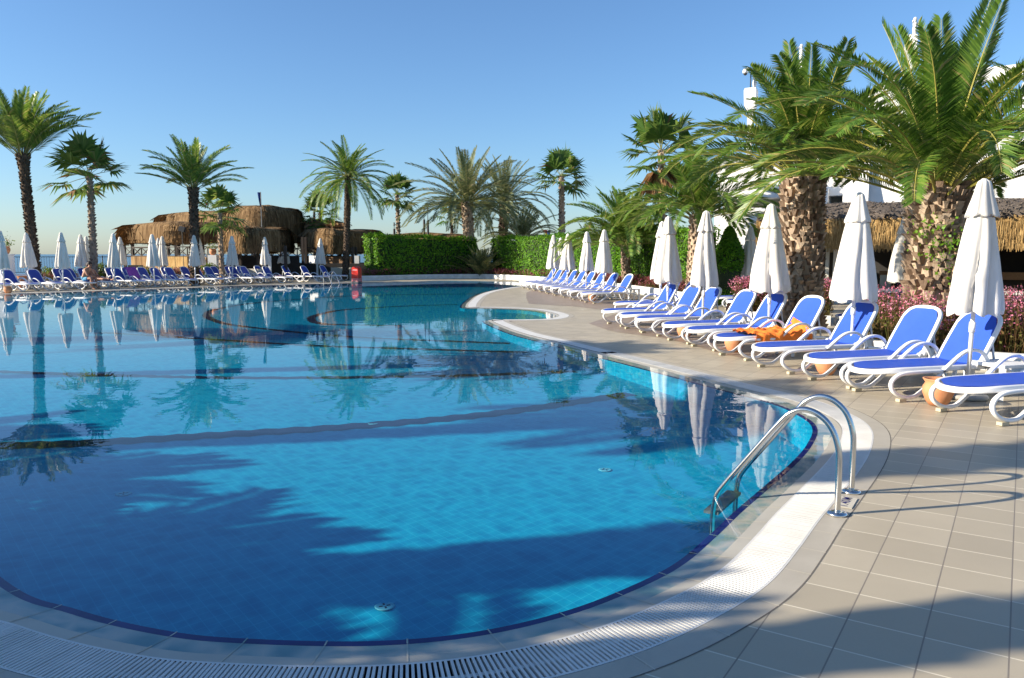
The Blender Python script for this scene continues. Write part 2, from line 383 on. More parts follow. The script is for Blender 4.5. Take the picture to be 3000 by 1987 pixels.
def offset(d):
    """outline moved outward by d; points that would fold over are pulled to the nearest sound neighbour"""
    Q = [RIM[i] + NRM[i] * d for i in range(NR)]; ok = []
    for i, q in enumerate(Q):
        good = True
        for k in range(-160, 161, 1):
            r = RIM[(i + k) % NR]
            if abs(r.x - q.x) < d and abs(r.y - q.y) < d and (r - q).length < d * .97: good = False; break
        ok.append(good)
    for i in range(NR):
        if not ok[i]:
            for k in range(1, 400):
                if ok[(i - k) % NR]: src = (i - k) % NR; break
            for k in range(1, 400):
                if ok[(i + k) % NR]: s2 = (i + k) % NR; break
            src = src if (i - src) % NR <= (s2 - i) % NR else s2
            Q[i] = RIM[src] + NRM[src] * d
    return Q
OFF = {d: offset(d) for d in (.045, .24, .25, .26, .50, .51, .64, .645, .647)}
def dedupe(Q):
    out = []
    for q in Q:
        if not out or (q - out[-1]).length > 1e-4: out.append(q)
    return out
def ring(name, A, za, B, zb, mat, **kw):
    m = MB(); n = NR
    m.v = [(p.x, p.y, za) for p in A] + [(p.x, p.y, zb) for p in B]
    for i in range(n):
        j = (i + 1) % n
        q = (i, j, n + j, n + i) if SGN < 0 else (i, n + i, n + j, j)
        if (B[i] - B[j]).length < 1e-5: q = tuple(k for k in q if k != n + j)
        m.f.append(q); m.mi.append(0)
    return m.build(name, mat)
def fill(name, outer, holes, z, mat, flip=False):
    loops = [[Vector((p.x, p.y, 0)) for p in L] for L in [outer] + holes]
    tris = tessellate_polygon(loops); flat = [p for L in loops for p in L]
    m = MB(); m.v = [(p.x, p.y, z) for p in flat]
    for a, b, c in tris:
        A, B, C = flat[a], flat[b], flat[c]
        if (B - A).cross(C - A).z < 0: b, c = c, b
        m.f.append((a, b, c)); m.mi.append(0)
    return m.build(name, mat)
ZF = -1.05
st = lambda o: tag(o, kind='structure')
# basin: walls and floor
m = MB(); n = NR
m.v = [(p.x, p.y, -.03) for p in RIM] + [(p.x, p.y, ZF) for p in RIM]
for i in range(n): j = (i + 1) % n; m.f.append((i, j, n + j, n + i)); m.mi.append(0)
st(m.build('pool_wall', M['pool']))
# floor: water refraction put into its shape, shallower with distance from the camera
def _tab():
    T = [(0.0, -.82)]
    for k in range(1, 200):
        al = R_(60 * (.965 ** k) ** 1.0); ar = math.acos(math.cos(al) / 1.33); d = 1.4
        T.append((1.6 / math.tan(al) + d / math.tan(ar), -d * math.tan(al) / math.tan(ar)))
    return [q for q in T if q[0] < 90]
FT = _tab()
def floor_z(r):
    for (a, za), (b, zb) in zip(FT, FT[1:]):
        if r <= b: return za + (zb - za) * (r - a) / (b - a)
    return FT[-1][1]
def at_floor(x, y, lift=.004):
    z = -.5
    for _ in range(40):
        p = at(x, y, z); z = .5 * z + .5 * floor_z(math.hypot(p.x, p.y))
    p = at(x, y, z); p.z = floor_z(math.hypot(p.x, p.y)) + lift; return p
m = MB(); rs = [1.5 * 1.045 ** k for k in range(86)]; az = [R_(-100 + 2 * k) for k in range(88)]
m.rings([[(r * math.sin(a), r * math.cos(a), floor_z(r)) for a in az] for r in rs], False, False); m.f = [f[::-1] for f in m.f]
st(m.build('pool_floor', M['pool'], None, True))
st(ring('pool_rim', RIM, -.03, OFF[.045], -.028, M['rim']))
st(ring('pool_coping', OFF[.045], -.0285, OFF[.25], -.003, M['coping']))
st(ring('drain_channel', OFF[.25], -.10, OFF[.51], -.10, M['channel']))
m = MB()
for A, B in ((OFF[.25], -.003), (OFF[.51], 0.0)):
    b0 = len(m.v); m.v += [(p.x, p.y, B) for p in A] + [(p.x, p.y, -.10) for p in A]
    for i in range(n): j = (i + 1) % n; m.f.append((b0 + i, b0 + j, b0 + n + j, b0 + n + i)); m.mi.append(0)
st(m.build('drain_channel_side', M['channel']))
st(ring('tile_border', OFF[.51], 0.0, OFF[.645], 0.0, M['border_tile']))
st(ring('tile_joint_ring', OFF[.64], 0.0014, OFF[.647], 0.0014, simple('dark_grout', (.12, .105, .085), (.18, .155, .125), 6, .9)))
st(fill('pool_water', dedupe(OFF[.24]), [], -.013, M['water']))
# joints across rim, coping and border tiles (thin grout strips)
m = MB(); acc = 0
for i in range(NR):
    if RIM[i].length > 13: continue
    acc += (RIM[i] - RIM[i - 1]).length
    if acc > .30:
        acc = 0; nn = NRM[i]; t = Vector((-nn.y, nn.x, 0)) * .0035
        for d0, d1, z0, z1 in ((0, .045, -.0265, -.0255), (.047, .245, -.0262, -.0018), (.512, .643, .0015, .0015)):
            a = RIM[i] + nn * d0; b = RIM[i] + nn * d1
            m.quad((a.x - t.x, a.y - t.y, z0), (a.x + t.x, a.y + t.y, z0), (b.x + t.x, b.y + t.y, z1), (b.x - t.x, b.y - t.y, z1))
st(m.build('tile_joint_strip', simple('pale_grout', (.5, .46, .36), (.58, .54, .44), 5, .8)))

# drain grate: real slats where they can be told apart, a closed strip beyond
m = MB(); acc = 0; pitch = .0185
S = spline(ctrl, 160, True)
far_i = []
cum = 0
for i in range(1, len(S)):
    p = S[i]; q = S[i - 1]; d = (p - q).length; acc += d
    if p.length > 12.5 or p.x < -6 : continue
    while acc >= pitch:
        acc -= pitch
        t = (S[(i + 6) % len(S)] - S[i - 6]).normalized(); nn = Vector((t.y, -t.x, 0)) * SGN
        if any((p + nn * .5 - S[(i + k) % len(S)]).length < .47 for k in (-300, -200, -100, 100, 200, 300)): continue
        for d0, d1 in ((.262, .498),):
            a = p + nn * d0; b = p + nn * d1; w = t * .0058; zt = .002
            P = [a - w, a + w, b + w * 1.0, b - w * 1.0]
            k = len(m.v); m.v += [(x.x, x.y, -.02) for x in P] + [(x.x, x.y, zt) for x in P]
            for f in ((4, 5, 6, 7), (0, 1, 5, 4), (1, 2, 6, 5), (2, 3, 7, 6), (3, 0, 4, 7)):
                m.f.append(tuple(k + e for e in (f if SGN < 0 else f[::-1]))); m.mi.append(0)
def strip(m, d0, d1, z, sel):
    A, B = offset(d0), offset(d1)
    for i in range(NR):
        j = (i + 1) % NR
        if not sel(RIM[i]): continue
        P = [(A[i].x, A[i].y, z), (A[j].x, A[j].y, z), (B[j].x, B[j].y, z), (B[i].x, B[i].y, z)]
        if (B[i] - B[j]).length < 1e-5: continue
        m.quad(*(P if SGN < 0 else P[::-1]))
nearsel = lambda p: p.length <= 12.6 and p.x >= -6.1
strip(m, .370, .394, -.005, nearsel); strip(m, .252, .264, .001, nearsel); strip(m, .496, .509, .001, nearsel)
strip(m, .252, .508, .002, lambda p: not nearsel(p))
tag(m.build('drain_grate', M['grate']), 'white slatted overflow grate curving round the pool edge', 'drain grate')

# floor markings and inlets
def lane(pts, w):
    """band of dark tiles laid corner to corner, so its edges run in small steps"""
    C = spline([at_floor(x, y) for x, y in pts], 30); P = [C[0]]
    for c in C:
        if (c - P[-1]).length > .115: P.append(c)
    mb = MB(); L, R = [], []
    for i, p in enumerate(P):
        t = (P[min(i + 1, len(P) - 1)] - P[max(i - 1, 0)]); t.z = 0; t.normalize(); n = Vector((-t.y, t.x, 0)); j = .022 if i % 2 else -.022
        for side, lst in ((1, L), (-1, R)):
            q = p + n * (side * w / 2 + j); q.z = floor_z(math.hypot(q.x, q.y)) + .005; lst.append(q)
    for i in range(len(P) - 1): mb.quad(L[i], L[i + 1], R[i + 1], R[i])
    return st(mb.build('lane_marking', M['lane']))
lane([(-300, 1318), (0, 1307), (237, 1300), (646, 1275), (1077, 1247), (1436, 1214), (1700, 1177), (1863, 1152)], .26)
lane([(-200, 1080), (0, 1090), (640, 1107), (1270, 1103), (1700, 1088)], .2)
lane([(300, 975), (590, 993), (911, 1013), (1152, 1021), (1473, 1031), (1556, 1031)], .2)
lane([(1472, 861), (1071, 866), (790, 884), (640, 905), (605, 924), (630, 940), (690, 954), (911, 978), (1112, 992), (1500, 1007)], .2)
lane([(1500, 842), (1200, 841), (950, 846), (600, 858)], .2)
lane([(1340, 893), (1192, 897), (1010, 908), (925, 925), (913, 938), (935, 948), (1000, 952), (1180, 955)], .22)
for k, (x, y) in enumerate([(1430, 985), (1480, 990)]): pass
inl_l = ['round white inlet disc on the pool floor nearest the curved front edge', 'round inlet disc on the dark pool floor at the left', 'round inlet disc on the pool floor near the ladder', 'round inlet disc beside the dark line across the pool floor']
for k, (x, y) in enumerate([(1127, 1777), (362, 1447), (1773, 1377), (1092, 1241)]):
    c = at_floor(x, y, 0); t = thing('floor_inlet', inl_l[k], 'pool inlet', (c.x, c.y, c.z), 0, 'inlet discs on the pool floor')
    mb = MB(); mb.lathe([(.062, .001), (.064, .003), (.054, .005), (.046, .004)], 20); mb.build('disc', M['inlet'], t, True)
    mb = MB()
    for a in range(4): mb.box(.012, .036, -.006, .006, .003, .006, mat=Matrix.Rotation(a * math.pi / 2 + .4, 4, 'Z'))
    mb.build('nozzle', M['lane'], t)

# deck: one sheet with the pool cut out; it ends at the sea wall
deck_out = [Vector(p) for p in [(-60, -30, 0), (70, -30, 0), (70, 75, 0), (5, 75, 0), (-34, 50.5, 0), (-60, 34, 0)]]
st(fill('deck', deck_out, [dedupe(OFF[.645])], 0.0, M['deck']))
m = MB()
for i in range(len(deck_out)):
    a = deck_out[i]; b = deck_out[(i + 1) % len(deck_out)]; m.quad((a.x, a.y, 0), (a.x, a.y, -6), (b.x, b.y, -6), (b.x, b.y, 0))
st(m.build('sea_wall', M['concrete']))
m = MB(); m.quad((-40000, -2000, -4.5), (40000, -2000, -4.5), (40000, 40000, -4.5), (-40000, 40000, -4.5)); st(m.build('sea', M['sea']))
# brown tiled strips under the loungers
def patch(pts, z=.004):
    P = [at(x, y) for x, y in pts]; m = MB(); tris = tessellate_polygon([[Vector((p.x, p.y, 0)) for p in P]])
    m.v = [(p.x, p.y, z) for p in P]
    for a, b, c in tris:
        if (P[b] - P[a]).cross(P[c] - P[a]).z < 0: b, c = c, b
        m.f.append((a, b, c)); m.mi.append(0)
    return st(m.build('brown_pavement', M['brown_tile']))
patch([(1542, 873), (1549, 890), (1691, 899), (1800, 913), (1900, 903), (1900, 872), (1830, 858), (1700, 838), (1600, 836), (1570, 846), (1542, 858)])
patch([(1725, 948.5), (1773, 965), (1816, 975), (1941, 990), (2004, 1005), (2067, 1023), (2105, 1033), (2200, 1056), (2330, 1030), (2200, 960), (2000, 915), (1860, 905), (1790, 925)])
# ================================================================== sun loungers
def lounger_path():
    pts = [(.86, .312), (.6, .314), (.36, .308), (.24, .285), (.165, .225), (.165, .15), (.23, .085), (.33, .045), (.44, .042), (.53, .075), (.75, .24), (.98, .42), (1.10, .50), (1.20, .53), (1.31, .525), (1.40, .475), (1.46, .38), (1.51, .25), (1.57, .12), (1.66, .05), (1.78, .043), (1.87, .095), (1.875, .18), (1.80, .26), (1.66, .305), (1.45, .318)]
    return spline([(x, 0, z) for x, z in pts], 3)
def make_lounger(label, sling, proto_loc=(0, 0, 0)):
    t = thing('sun_lounger', label, 'sun lounger', proto_loc)
    lp = lounger_path()
    for s in (-1, 1):
        mb = MB()
        rings_path = [(p.x, s * .345, p.z) for p in lp]
        # section is 50 mm across, 42 mm deep
        P = [Vector(p) for p in rings_path]; rg = []
        for k, p in enumerate(P):
            tt = (P[min(k + 1, len(P) - 1)] - P[max(k - 1, 0)]).normalized(); nn = Vector((-tt.z, 0, tt.x))
            rg.append([p + nn * (a * .0185) + Vector((0, b * .023, 0)) for a, b in ((1, .6), (.6, 1), (-.6, 1), (-1, .6), (-1, -.6), (-.6, -1), (.6, -1), (1, -.6))])
        mb.rings(rg); leg = mb.build('leg', M['white_plastic'], t, True)
        for x in (.30, 1.72):
            mb = MB(); mb.box(x - .045, x + .045, s * .345 - .03, s * .345 + .03, 0.0, .032); mb.build('foot_pad', M['pad'], leg)
        mb = MB(); mb.tube([(1.41, s * .27, .372), (1.41, s * .335, .372)], .034, 10); mb.tube([(1.35, s * .285, .355), (1.35, s * .325, .355)], .03, 10)
        mb.build('hinge', M['white_plastic'], t, True)
    # seat frame: a U closed at the foot end
    half = [(1.52, .295), (1.1, .3), (.6, .305), (.32, .30), (.17, .27), (.07, .2), (.015, .1), (0, 0)]
    u = [(x, y) for x, y in half] + [(x, -y) for x, y in half[-2::-1]]
    zf = lambda x: .335 - .03 * max(0, (.35 - x) / .35) ** 2
    up = spline([(x, y, zf(x)) for x, y in u], 3)
    mb = MB(); mb.sweep(up, (0, 0, 1), .046, .06, rnd=.5)
    for x in (.5, .95, 1.4): mb.box(x - .02, x + .02, -.29, .29, .285, .31)
    mb.tube([(1.52, -.29, .33), (1.52, .29, .33)], .02, 8)
    sf = mb.build('seat_frame', M['white_plastic'], t, True)
    mb = MB(); xs = [.026, .05, .09, .15, .22, .32, .5, .7, .9, 1.1, 1.3, 1.48]
    def hw(x):
        pr = None
        for px, py in sorted(half):
            if px >= x:
                return (py if pr is None else pr[1] + (py - pr[1]) * (x - pr[0]) / (px - pr[0])) - (.02 if x > .1 else .05)
            pr = (px, py)
        return .28
    g = [[Vector((x, hw(x) * v, zf(x) + .030 - .016 * (1 - v * v) * min(1, x / .3))) for v in (-1, -.66, -.33, 0, .33, .66, 1)] for x in xs]
    mb.rings(g, False, False)
    mb.rings([[p + Vector((0, 0, -.006)) for p in r] for r in reversed(g)], False, False)
    mb.build('seat_sling', sling, sf, True)
    # backrest
    an = R_(59); D = Vector((math.cos(an), 0, math.sin(an))); N = Vector((-math.sin(an), 0, math.cos(an))); O = Vector((1.40, 0, .36))
    hb = [(-.02, .295), (.25, .293), (.48, .283), (.56, .262), (.615, .215), (.645, .13), (.655, 0)]
    u = [(l, w) for l, w in hb] + [(l, -w) for l, w in hb[-2::-1]]
    bp = spline([tuple(O + D * l + Vector((0, w, 0))) for l, w in u], 3)
    mb = MB(); mb.sweep(bp, N, .044, .046, rnd=.5)
    mb.tube([tuple(O + D * .42 + N * -.02 + Vector((0, .2, 0))), (1.72, .2, .30)], .014, 6); mb.tube([tuple(O + D * .42 + N * -.02 + Vector((0, -.2, 0))), (1.72, -.2, .30)], .014, 6)
    bf = mb.build('backrest_frame', M['white_plastic'], t, True)
    ls = [-.03, .1, .25, .4, .48, .54, .59, .62, .635]
    def hb_(l):
        pr = None
        for pl, pw in hb:
            if pl >= l: return (pw if pr is None else pr[1] + (pw - pr[1]) * (l - pr[0]) / (pl - pr[0])) - (.018 if l < .5 else .03 + max(0, l - .6) * .8)
            pr = (pl, pw)
        return .05
    mb = MB(); g = [[O + D * l + Vector((0, max(.03, hb_(l)) * v, 0)) + N * (.020 - .014 * (1 - v * v)) for v in (-1, -.66, -.33, 0, .33, .66, 1)] for l in ls]
    mb.rings(g[::-1], False, False); mb.rings([[p - N * .006 for p in r] for r in g], False, False)
    mb.build('backrest_sling', sling, bf, True)
    return t
LOUNGERS = []
proto = None; proto_navy = None
def lounger(loc, dirv, label, group, navy=False, back=None):
    global proto, proto_navy
    p = proto_navy if navy else proto
    if p is None:
        p = make_lounger(label, M['navy_sling'] if navy else M['blue_sling']); o = p
        if navy: proto_navy = p
        else: proto = p
    else: o = copy_tree(p)
    o.location = (loc[0], loc[1], 0.006 if loc[0] > 0 else 0.002); o.rotation_euler = (0, 0, math.atan2(dirv[1], dirv[0]))
    o['label'] = label; o['group'] = group; return o
def foot_from_pads(pn, pf, d=None):
    a = at(*pn); b = at(*pf); c = (a + b) / 2; w = (a - b).normalized(); dv = Vector((-w.y, w.x, 0))
    if dv.x < 0: dv = -dv
    if d: dv = Vector((*d, 0)).normalized()
    return c - dv * .30, dv
g1 = 'front row of loungers along the right deck'
RL = [((2935, 1247), (2760, 1207), 'blue sling lounger cut off by the right edge, a clay pot under its foot'),
      ((2630, 1176), (2518, 1149), 'blue lounger behind the pole of the nearest closed parasol, seen whole'),
      ((2488, 1139), (2383, 1115), 'blue lounger next but one from the right edge, its backrest before the nearest palm'),
      ((2317, 1097), (2230, 1076), 'blue lounger between the orange towel and the palm, a parasol pole before its backrest'),
      ((2182, 1058), (2123, 1041), 'blue lounger with a crumpled orange towel across its seat'),
      ((2090, 1029.5), (2039.5, 1015.6), 'blue lounger just beyond the orange towel, a parasol pole before its backrest'),
      ((2014, 1009), (1968.6, 998), 'second blue lounger beyond the one with the orange towel'),
      ((1928, 986.5), (1887.5, 976), 'third blue lounger beyond the orange towel, beside a parasol pole'),
      ((1875, 972.5), (1842, 964), 'fourth blue lounger beyond the orange towel'),
      ((1819, 957), (1788.7, 950), 'last lounger of the front row, its foot closest to the bare tiles')]
RD = {}
for k, (a, b, lab) in enumerate(RL):
    f, dv = foot_from_pads(a, b, (.955, .295) if k > 3 else None)
    RD[k] = (f, dv); lounger(f, dv, lab, g1)
g2 = 'second row of loungers behind the front row'
for x, y, lab in [(1797, 926, 'blue lounger of the second row, farthest from the camera, foot beside the front row'), (1853, 931, 'blue lounger half hidden behind the front row, near two paired parasols')]:
    p = at(x, y); lounger((p.x + .05, p.y, 0), (.955, .295), lab, g2)
for x, y, lab in [(2122, 917, 'blue lounger beyond the flowers with a clay pot beneath it'), (2443, 975, 'blue lounger seen through pink flowers beside the nearest palm'), ]:
    p = at(x, y); lounger((p.x + .1, p.y, 0), (.96, .25), lab, g2)
p = at(2085, 905); lounger((p.x, p.y, 0), (.96, .25), 'blue lounger partly hidden behind the clipped conifer and the flowers', g2)
g3 = 'loungers on the rounded end of the deck'
a0 = at(1741.5, 890.5); a1 = at(1548, 846.5)
for k in range(9):
    u = k / 8; c = a0.lerp(a1, u ** .93); dv = Vector((.955, .295, 0)); w = Vector((.295, -.955, 0))
    ft = c - w * .345 - dv * .30
    lab = ['nearest blue lounger of the row on the rounded deck, shown from the side'] + [f'{ORD[i]} lounger from the near end on the rounded deck' for i in range(1, 8)] + ['farthest lounger of the row on the rounded deck, its foot close to the water']
    lounger(ft, dv, lab[k], g3)
# far rows across the pool
def ycurve(x):
    pts = [(-60, 858), (66, 855), (236, 849.5), (387, 843.7), (541, 839), (651, 835), (730, 832), (825, 830.3), (936, 827.7), (1100, 826)]
    for (xa, ya), (xb, yb) in zip(pts, pts[1:]):
        if x <= xb: return ya + (yb - ya) * (x - xa) / (xb - xa)
    return 827
FD = Vector((-.95, .31, 0)).normalized(); FW = Vector((.31, .95, 0)).normalized()
g4 = 'front row of loungers across the pool'; FRONT = []
loops = [-18, 66, 143.6, 236, 305, 387, 430, 498, 541, 620, 655, 727, 759, 825, 936]
fl = {4: 'blue lounger across the pool on which a man in blue shorts sits', 3: 'blue lounger across the pool with an empty backrest left of the sitting man', 6: 'blue lounger across the pool under a purple towel', 14: 'blue lounger across the pool standing beside the far ladder', 13: 'blue lounger across the pool with a pink towel on its seat', 0: 'lounger across the pool cut off by the left edge'}
for k, x in enumerate(loops):
    c = at(x, ycurve(x)); ft = c + FW * .345 - FD * .42
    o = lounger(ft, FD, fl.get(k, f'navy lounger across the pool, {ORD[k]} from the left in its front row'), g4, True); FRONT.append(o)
g5 = 'second row of loungers across the pool'
backs = [22, 91, 169, 200, 241, 322, 370, 415, 483, 540, 627, 668, 703, 755, 835, 945]
for k, x in enumerate(backs):
    # depth a little behind the front row
    xl = x + 30; Y = at(xl, ycurve(xl)).y + 2.5
    p = at_y(x, 790, Y); c = Vector((p.x, p.y, 0)) - FD * 1.65
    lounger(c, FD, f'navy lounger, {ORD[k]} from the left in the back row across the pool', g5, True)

# ================================================================== closed parasols
def canopy_mesh(seed, wide=1.0, lean=0.0):
    r = random.Random(seed); mb = MB(); n = 48; nf = 8
    ph = [r.uniform(-.25, .25) for _ in range(nf)]; dep = [r.uniform(.6, 1.2) for _ in range(nf)]; a0 = r.uniform(0, 6.28)
    prof = [(1.0, .265), (.97, .272), (.90, .265), (.8, .248), (.7, .228), (.6, .207), (.5, .185), (.4, .163), (.32, .144), (.26, .128)]
    z0, z1 = 1.0, 2.5
    def rr(th, base, amp):
        q = (th + a0) / (2 * math.pi) * nf; k = int(q) % nf; u = q - int(q)
        w = math.sin(math.pi * (u + ph[k] * u * (1 - u))) ** 1.0
        return base * (1 - amp * dep[k] * (1 - w) ** 1.4 + .05 * math.sin(th * 3 + seed))
    rings = []
    for q, b in prof:
        z = z1 - (z1 - z0) * q; row = []
        for j in range(n):
            th = 2 * math.pi * j / n; R = rr(th + .12 * math.sin(q * 5 + seed), b * wide, .42 * min(1, q + .15))
            dz = -.025 * math.cos(nf * th + a0) * (1 if q > .98 else 0) + (.018 * math.sin(3 * th + seed) if q > .9 else 0)
            x = R * math.cos(th) + lean * (q - .3) * (-.25 if math.cos(th) < 0 else 0); row.append((x, R * math.sin(th), z + dz))
        rings.append(row)
    mb.rings(rings, True, False)
    inner = [[(x * .86, y * .86, z + .03) for x, y, z in rings[0]], rings[0]]
    mb.rings(inner, True, False)
    mb2 = MB(); rings = []
    for q, b in [(.275, .172), (.262, .17), (.2, .14), (.14, .113), (.08, .090), (.035, .075), (.012, .062), (0, .035)]:
        z = z1 + .04 - (z1 - z0) * q
        rings.append([(rr(2 * math.pi * j / n + .1, b * (.9 + .1 * wide), .25) * math.cos(2 * math.pi * j / n), rr(2 * math.pi * j / n + .1, b * (.9 + .1 * wide), .25) * math.sin(2 * math.pi * j / n), z + (.02 * math.sin(8 * 2 * math.pi * j / n + seed) if q > .25 else 0)) for j in range(n)])
    mb2.rings(rings, True, True)
    return mb, mb2
PARA = {}
def parasol(px, Y, label, group, variant=0, rz=0, h=1.0, tilt=(0, 0)):
    key = variant; p = at_y(px, 745, Y)
    if key not in PARA:
        t = thing('closed_parasol', label, 'parasol', (0, 0, 0), 0, group)
        mb = MB(); mb.lathe([(.024, .03), (.024, 2.5)], 12); mb.lathe([(.034, .78), (.034, .9)], 12); mb.build('pole', M['white_plastic'], t, True)
        a, b = canopy_mesh(variant + 3, 1.05 + .12 * (variant % 3), 1.0 if variant == 5 else 0)
        c = a.build('canopy', M['canvas'], t, True); b.build('top_flap', M['canvas'], c, True)
        mb = MB(); mb.lathe([(.03, 2.52), (.032, 2.545), (.022, 2.552)], 10); mb.build('finial', M['white_plastic'], t, True)
        mb = MB(); mb.lathe([(.22, 0), (.22, .035), (.2, .05), (.045, .06), (.03, .16)], 20); mb.build('base', M['concrete'], t, True)
        PARA[key] = t
    else: t = copy_tree(PARA[key])
    t['label'] = label; t['group'] = group
    rt_ = random.Random(int(px * 7 + Y)); t.location = (p.x, Y, .006); t.rotation_euler = (rt_.uniform(-.018, .018), rt_.uniform(-.018, .018), rz); t.scale = (1, 1, h); return t
def ytop(yt): return .98 * F / (745 - yt)
g = 'closed parasols along the right deck'
parasol(2858, 8.6, 'nearest and largest closed cream parasol, right of the nearest palm', g, 0, .3, .943)
parasol(2507, 10.94, 'closed cream parasol between the two thick palms', g, 1, 1.2, .957)
parasol(2261, 13.36, 'closed cream parasol whose skirt covers the left side of the second thick palm', g, 2, 2.2, .957)
parasol(2063, 15.5, 'closed cream parasol beside the clipped green conifer', g, 3, .9, .957)
parasol(1960, 17.8, 'closed cream parasol in front of its pair, left of the conifer', g, 1, 3.2, .957)
parasol(1936, 20.5, 'closed cream parasol half hidden by the parasol in front', g, 0, 4.2, .957)
parasol(2196, 24.6, 'closed cream parasol at the left end of the straw roofed bar', g, 4, 2.9, .957)
parasol(2652, 17.7, 'closed cream parasol half behind the nearest thick palm', g, 2, .4, .957)
g = 'closed parasols on the rounded deck'
for k, (x, Y, v, h, lab) in enumerate([(1585, 47.5, 4, .95, 'short wide closed parasol, farthest left before the green hedge'), (1619, 34.9, 1, .957, 'closed parasol standing over the far loungers of the rounded deck'), (1644, 40.6, 3, .957, 'closed parasol hidden behind its neighbour on the rounded deck'), (1663, 32.6, 2, .957, 'closed parasol in front of the hidden one on the rounded deck'), (1718, 29.7, 0, .957, 'closed parasol second from the near end of the rounded deck'), (1770, 27.3, 4, .957, 'closed parasol above the nearest lounger of the rounded deck, beside the short palm')]):
    parasol(x, Y, lab, g, v, k * 1.3, h)
g = 'closed parasols across the pool'
LP = [(6, 675.5, 0), (81, 682, 2), (180, 680, 1), (236, 686.5, 4), (256, 692, 3), (331, 683, 0), (354, 694, 1), (449, 685.6, 4), (463, 697, 1), (475, 691.5, 3), (569, 688.6, 0), (583, 693.5, 2), (679, 691, 4), (745, 702, 1), (777, 694, 3), (834, 701, 5), (937, 698, 2)]
ex = {0: 'closed parasol across the pool cut off by the left edge', 1: 'closed parasol across the pool before the tallest left palm trunk', 8: 'closed parasol all but hidden behind two others across the pool', 15: 'closed parasol across the pool with its skirt pulled out to the left', 16: 'closed parasol across the pool standing alone beside the far ladder'}
for k, (x, yt, v) in enumerate(LP):
    parasol(x, ytop(yt), ex.get(k, f'closed parasol across the pool, {ORD[k]} from the left'), g, v, k * 1.7 if v != 5 else .3, 1.0)
# ================================================================== palms
def frond(mb, O, az, e0, L, droop, N, lw, ll, r, rach=1, twist=0.0, vee=.45, rr=.018):
    """feather frond: a rib that bends under its weight and two rows of narrow leaflets"""
    seg = 10; p = Vector(O); e = e0; pts = [p.copy()]; ca, sa = math.cos(az), math.sin(az); side = Vector((-sa, ca, 0))
    bend = r.uniform(-.25, .25)
    for k in range(seg):
        s = (k + .5) / seg
        ee = e0 - droop * s ** 1.45
        azk = az + bend * s * s
        p = p + Vector((math.cos(azk) * math.cos(ee), math.sin(azk) * math.cos(ee), math.sin(ee))) * (L / seg); pts.append(p.copy())
    mb.tube(pts, [rr * (1 - .85 * k / seg) for k in range(seg + 1)], 4, rach, False)
    tw = twist + r.uniform(-.3, .3); vv = vee * r.uniform(.6, 1.3)
    for i in range(N):
        s = .13 + .87 * (i + .5) / N; k = min(int(s * seg), seg - 1); u = s * seg - k
        q = pts[k].lerp(pts[k + 1], u); T = (pts[k + 1] - pts[k]).normalized()
        S = side - T * side.dot(T); S.normalize(); U = T.cross(S).normalized()
        if U.z < 0 and abs(e0) < 1.2: U = -U
        S2 = S * math.cos(tw) + U * math.sin(tw); U2 = U * math.cos(tw) - S * math.sin(tw)
        prof = math.sin(math.pi * min(1, (s - .05) * 1.02) ** .62) ** .75 if s < 1 else 0
        l = ll * (.28 + .82 * prof) * r.uniform(.93, 1.06)
        fwd = .55 + .75 * s
        for sg in (-1, 1):
            d = (S2 * sg + T * fwd * r.uniform(.94, 1.06) + U2 * vv * r.uniform(.8, 1.2)).normalized()
            tip = q + d * l + Vector((0, 0, -.14 * l * r.uniform(.6, 1.4)))
            mid = q + d * l * .42; w = (T - d * T.dot(d)).normalized() * lw * r.uniform(.8, 1.15)
            mb.quad(q, mid + w * .5, tip, mid - w * .5, 0)
def feather_crown(name, parent, r, n, L, emin, emax, dr0, dr1, N, lw, ll, mats, az0=0, spread=.12, rr=.018, h0=0, skip=None):
    mb = MB(); ga = 2.39996
    for i in range(n):
        u = (i + .5) / n; e0 = emax + (emin - emax) * u ** .85 + r.uniform(-.1, .1); az = az0 + i * ga + r.uniform(-.2, .2)
        o = Vector((math.cos(az) * spread * (.3 + u), math.sin(az) * spread * (.3 + u), h0 - .25 * u * spread / .12 * .5))
        frond(mb, o, az, e0, L * r.uniform(.82, 1.08) * (.78 + .3 * min(1, u * 2.2)), (dr0 + (dr1 - dr0) * max(0, 1 - abs(2 * u - 1.25) ** 1.6)) * r.uniform(.85, 1.2), N, lw, ll, r, rr=rr)
    return mb.build(name, mats, parent)
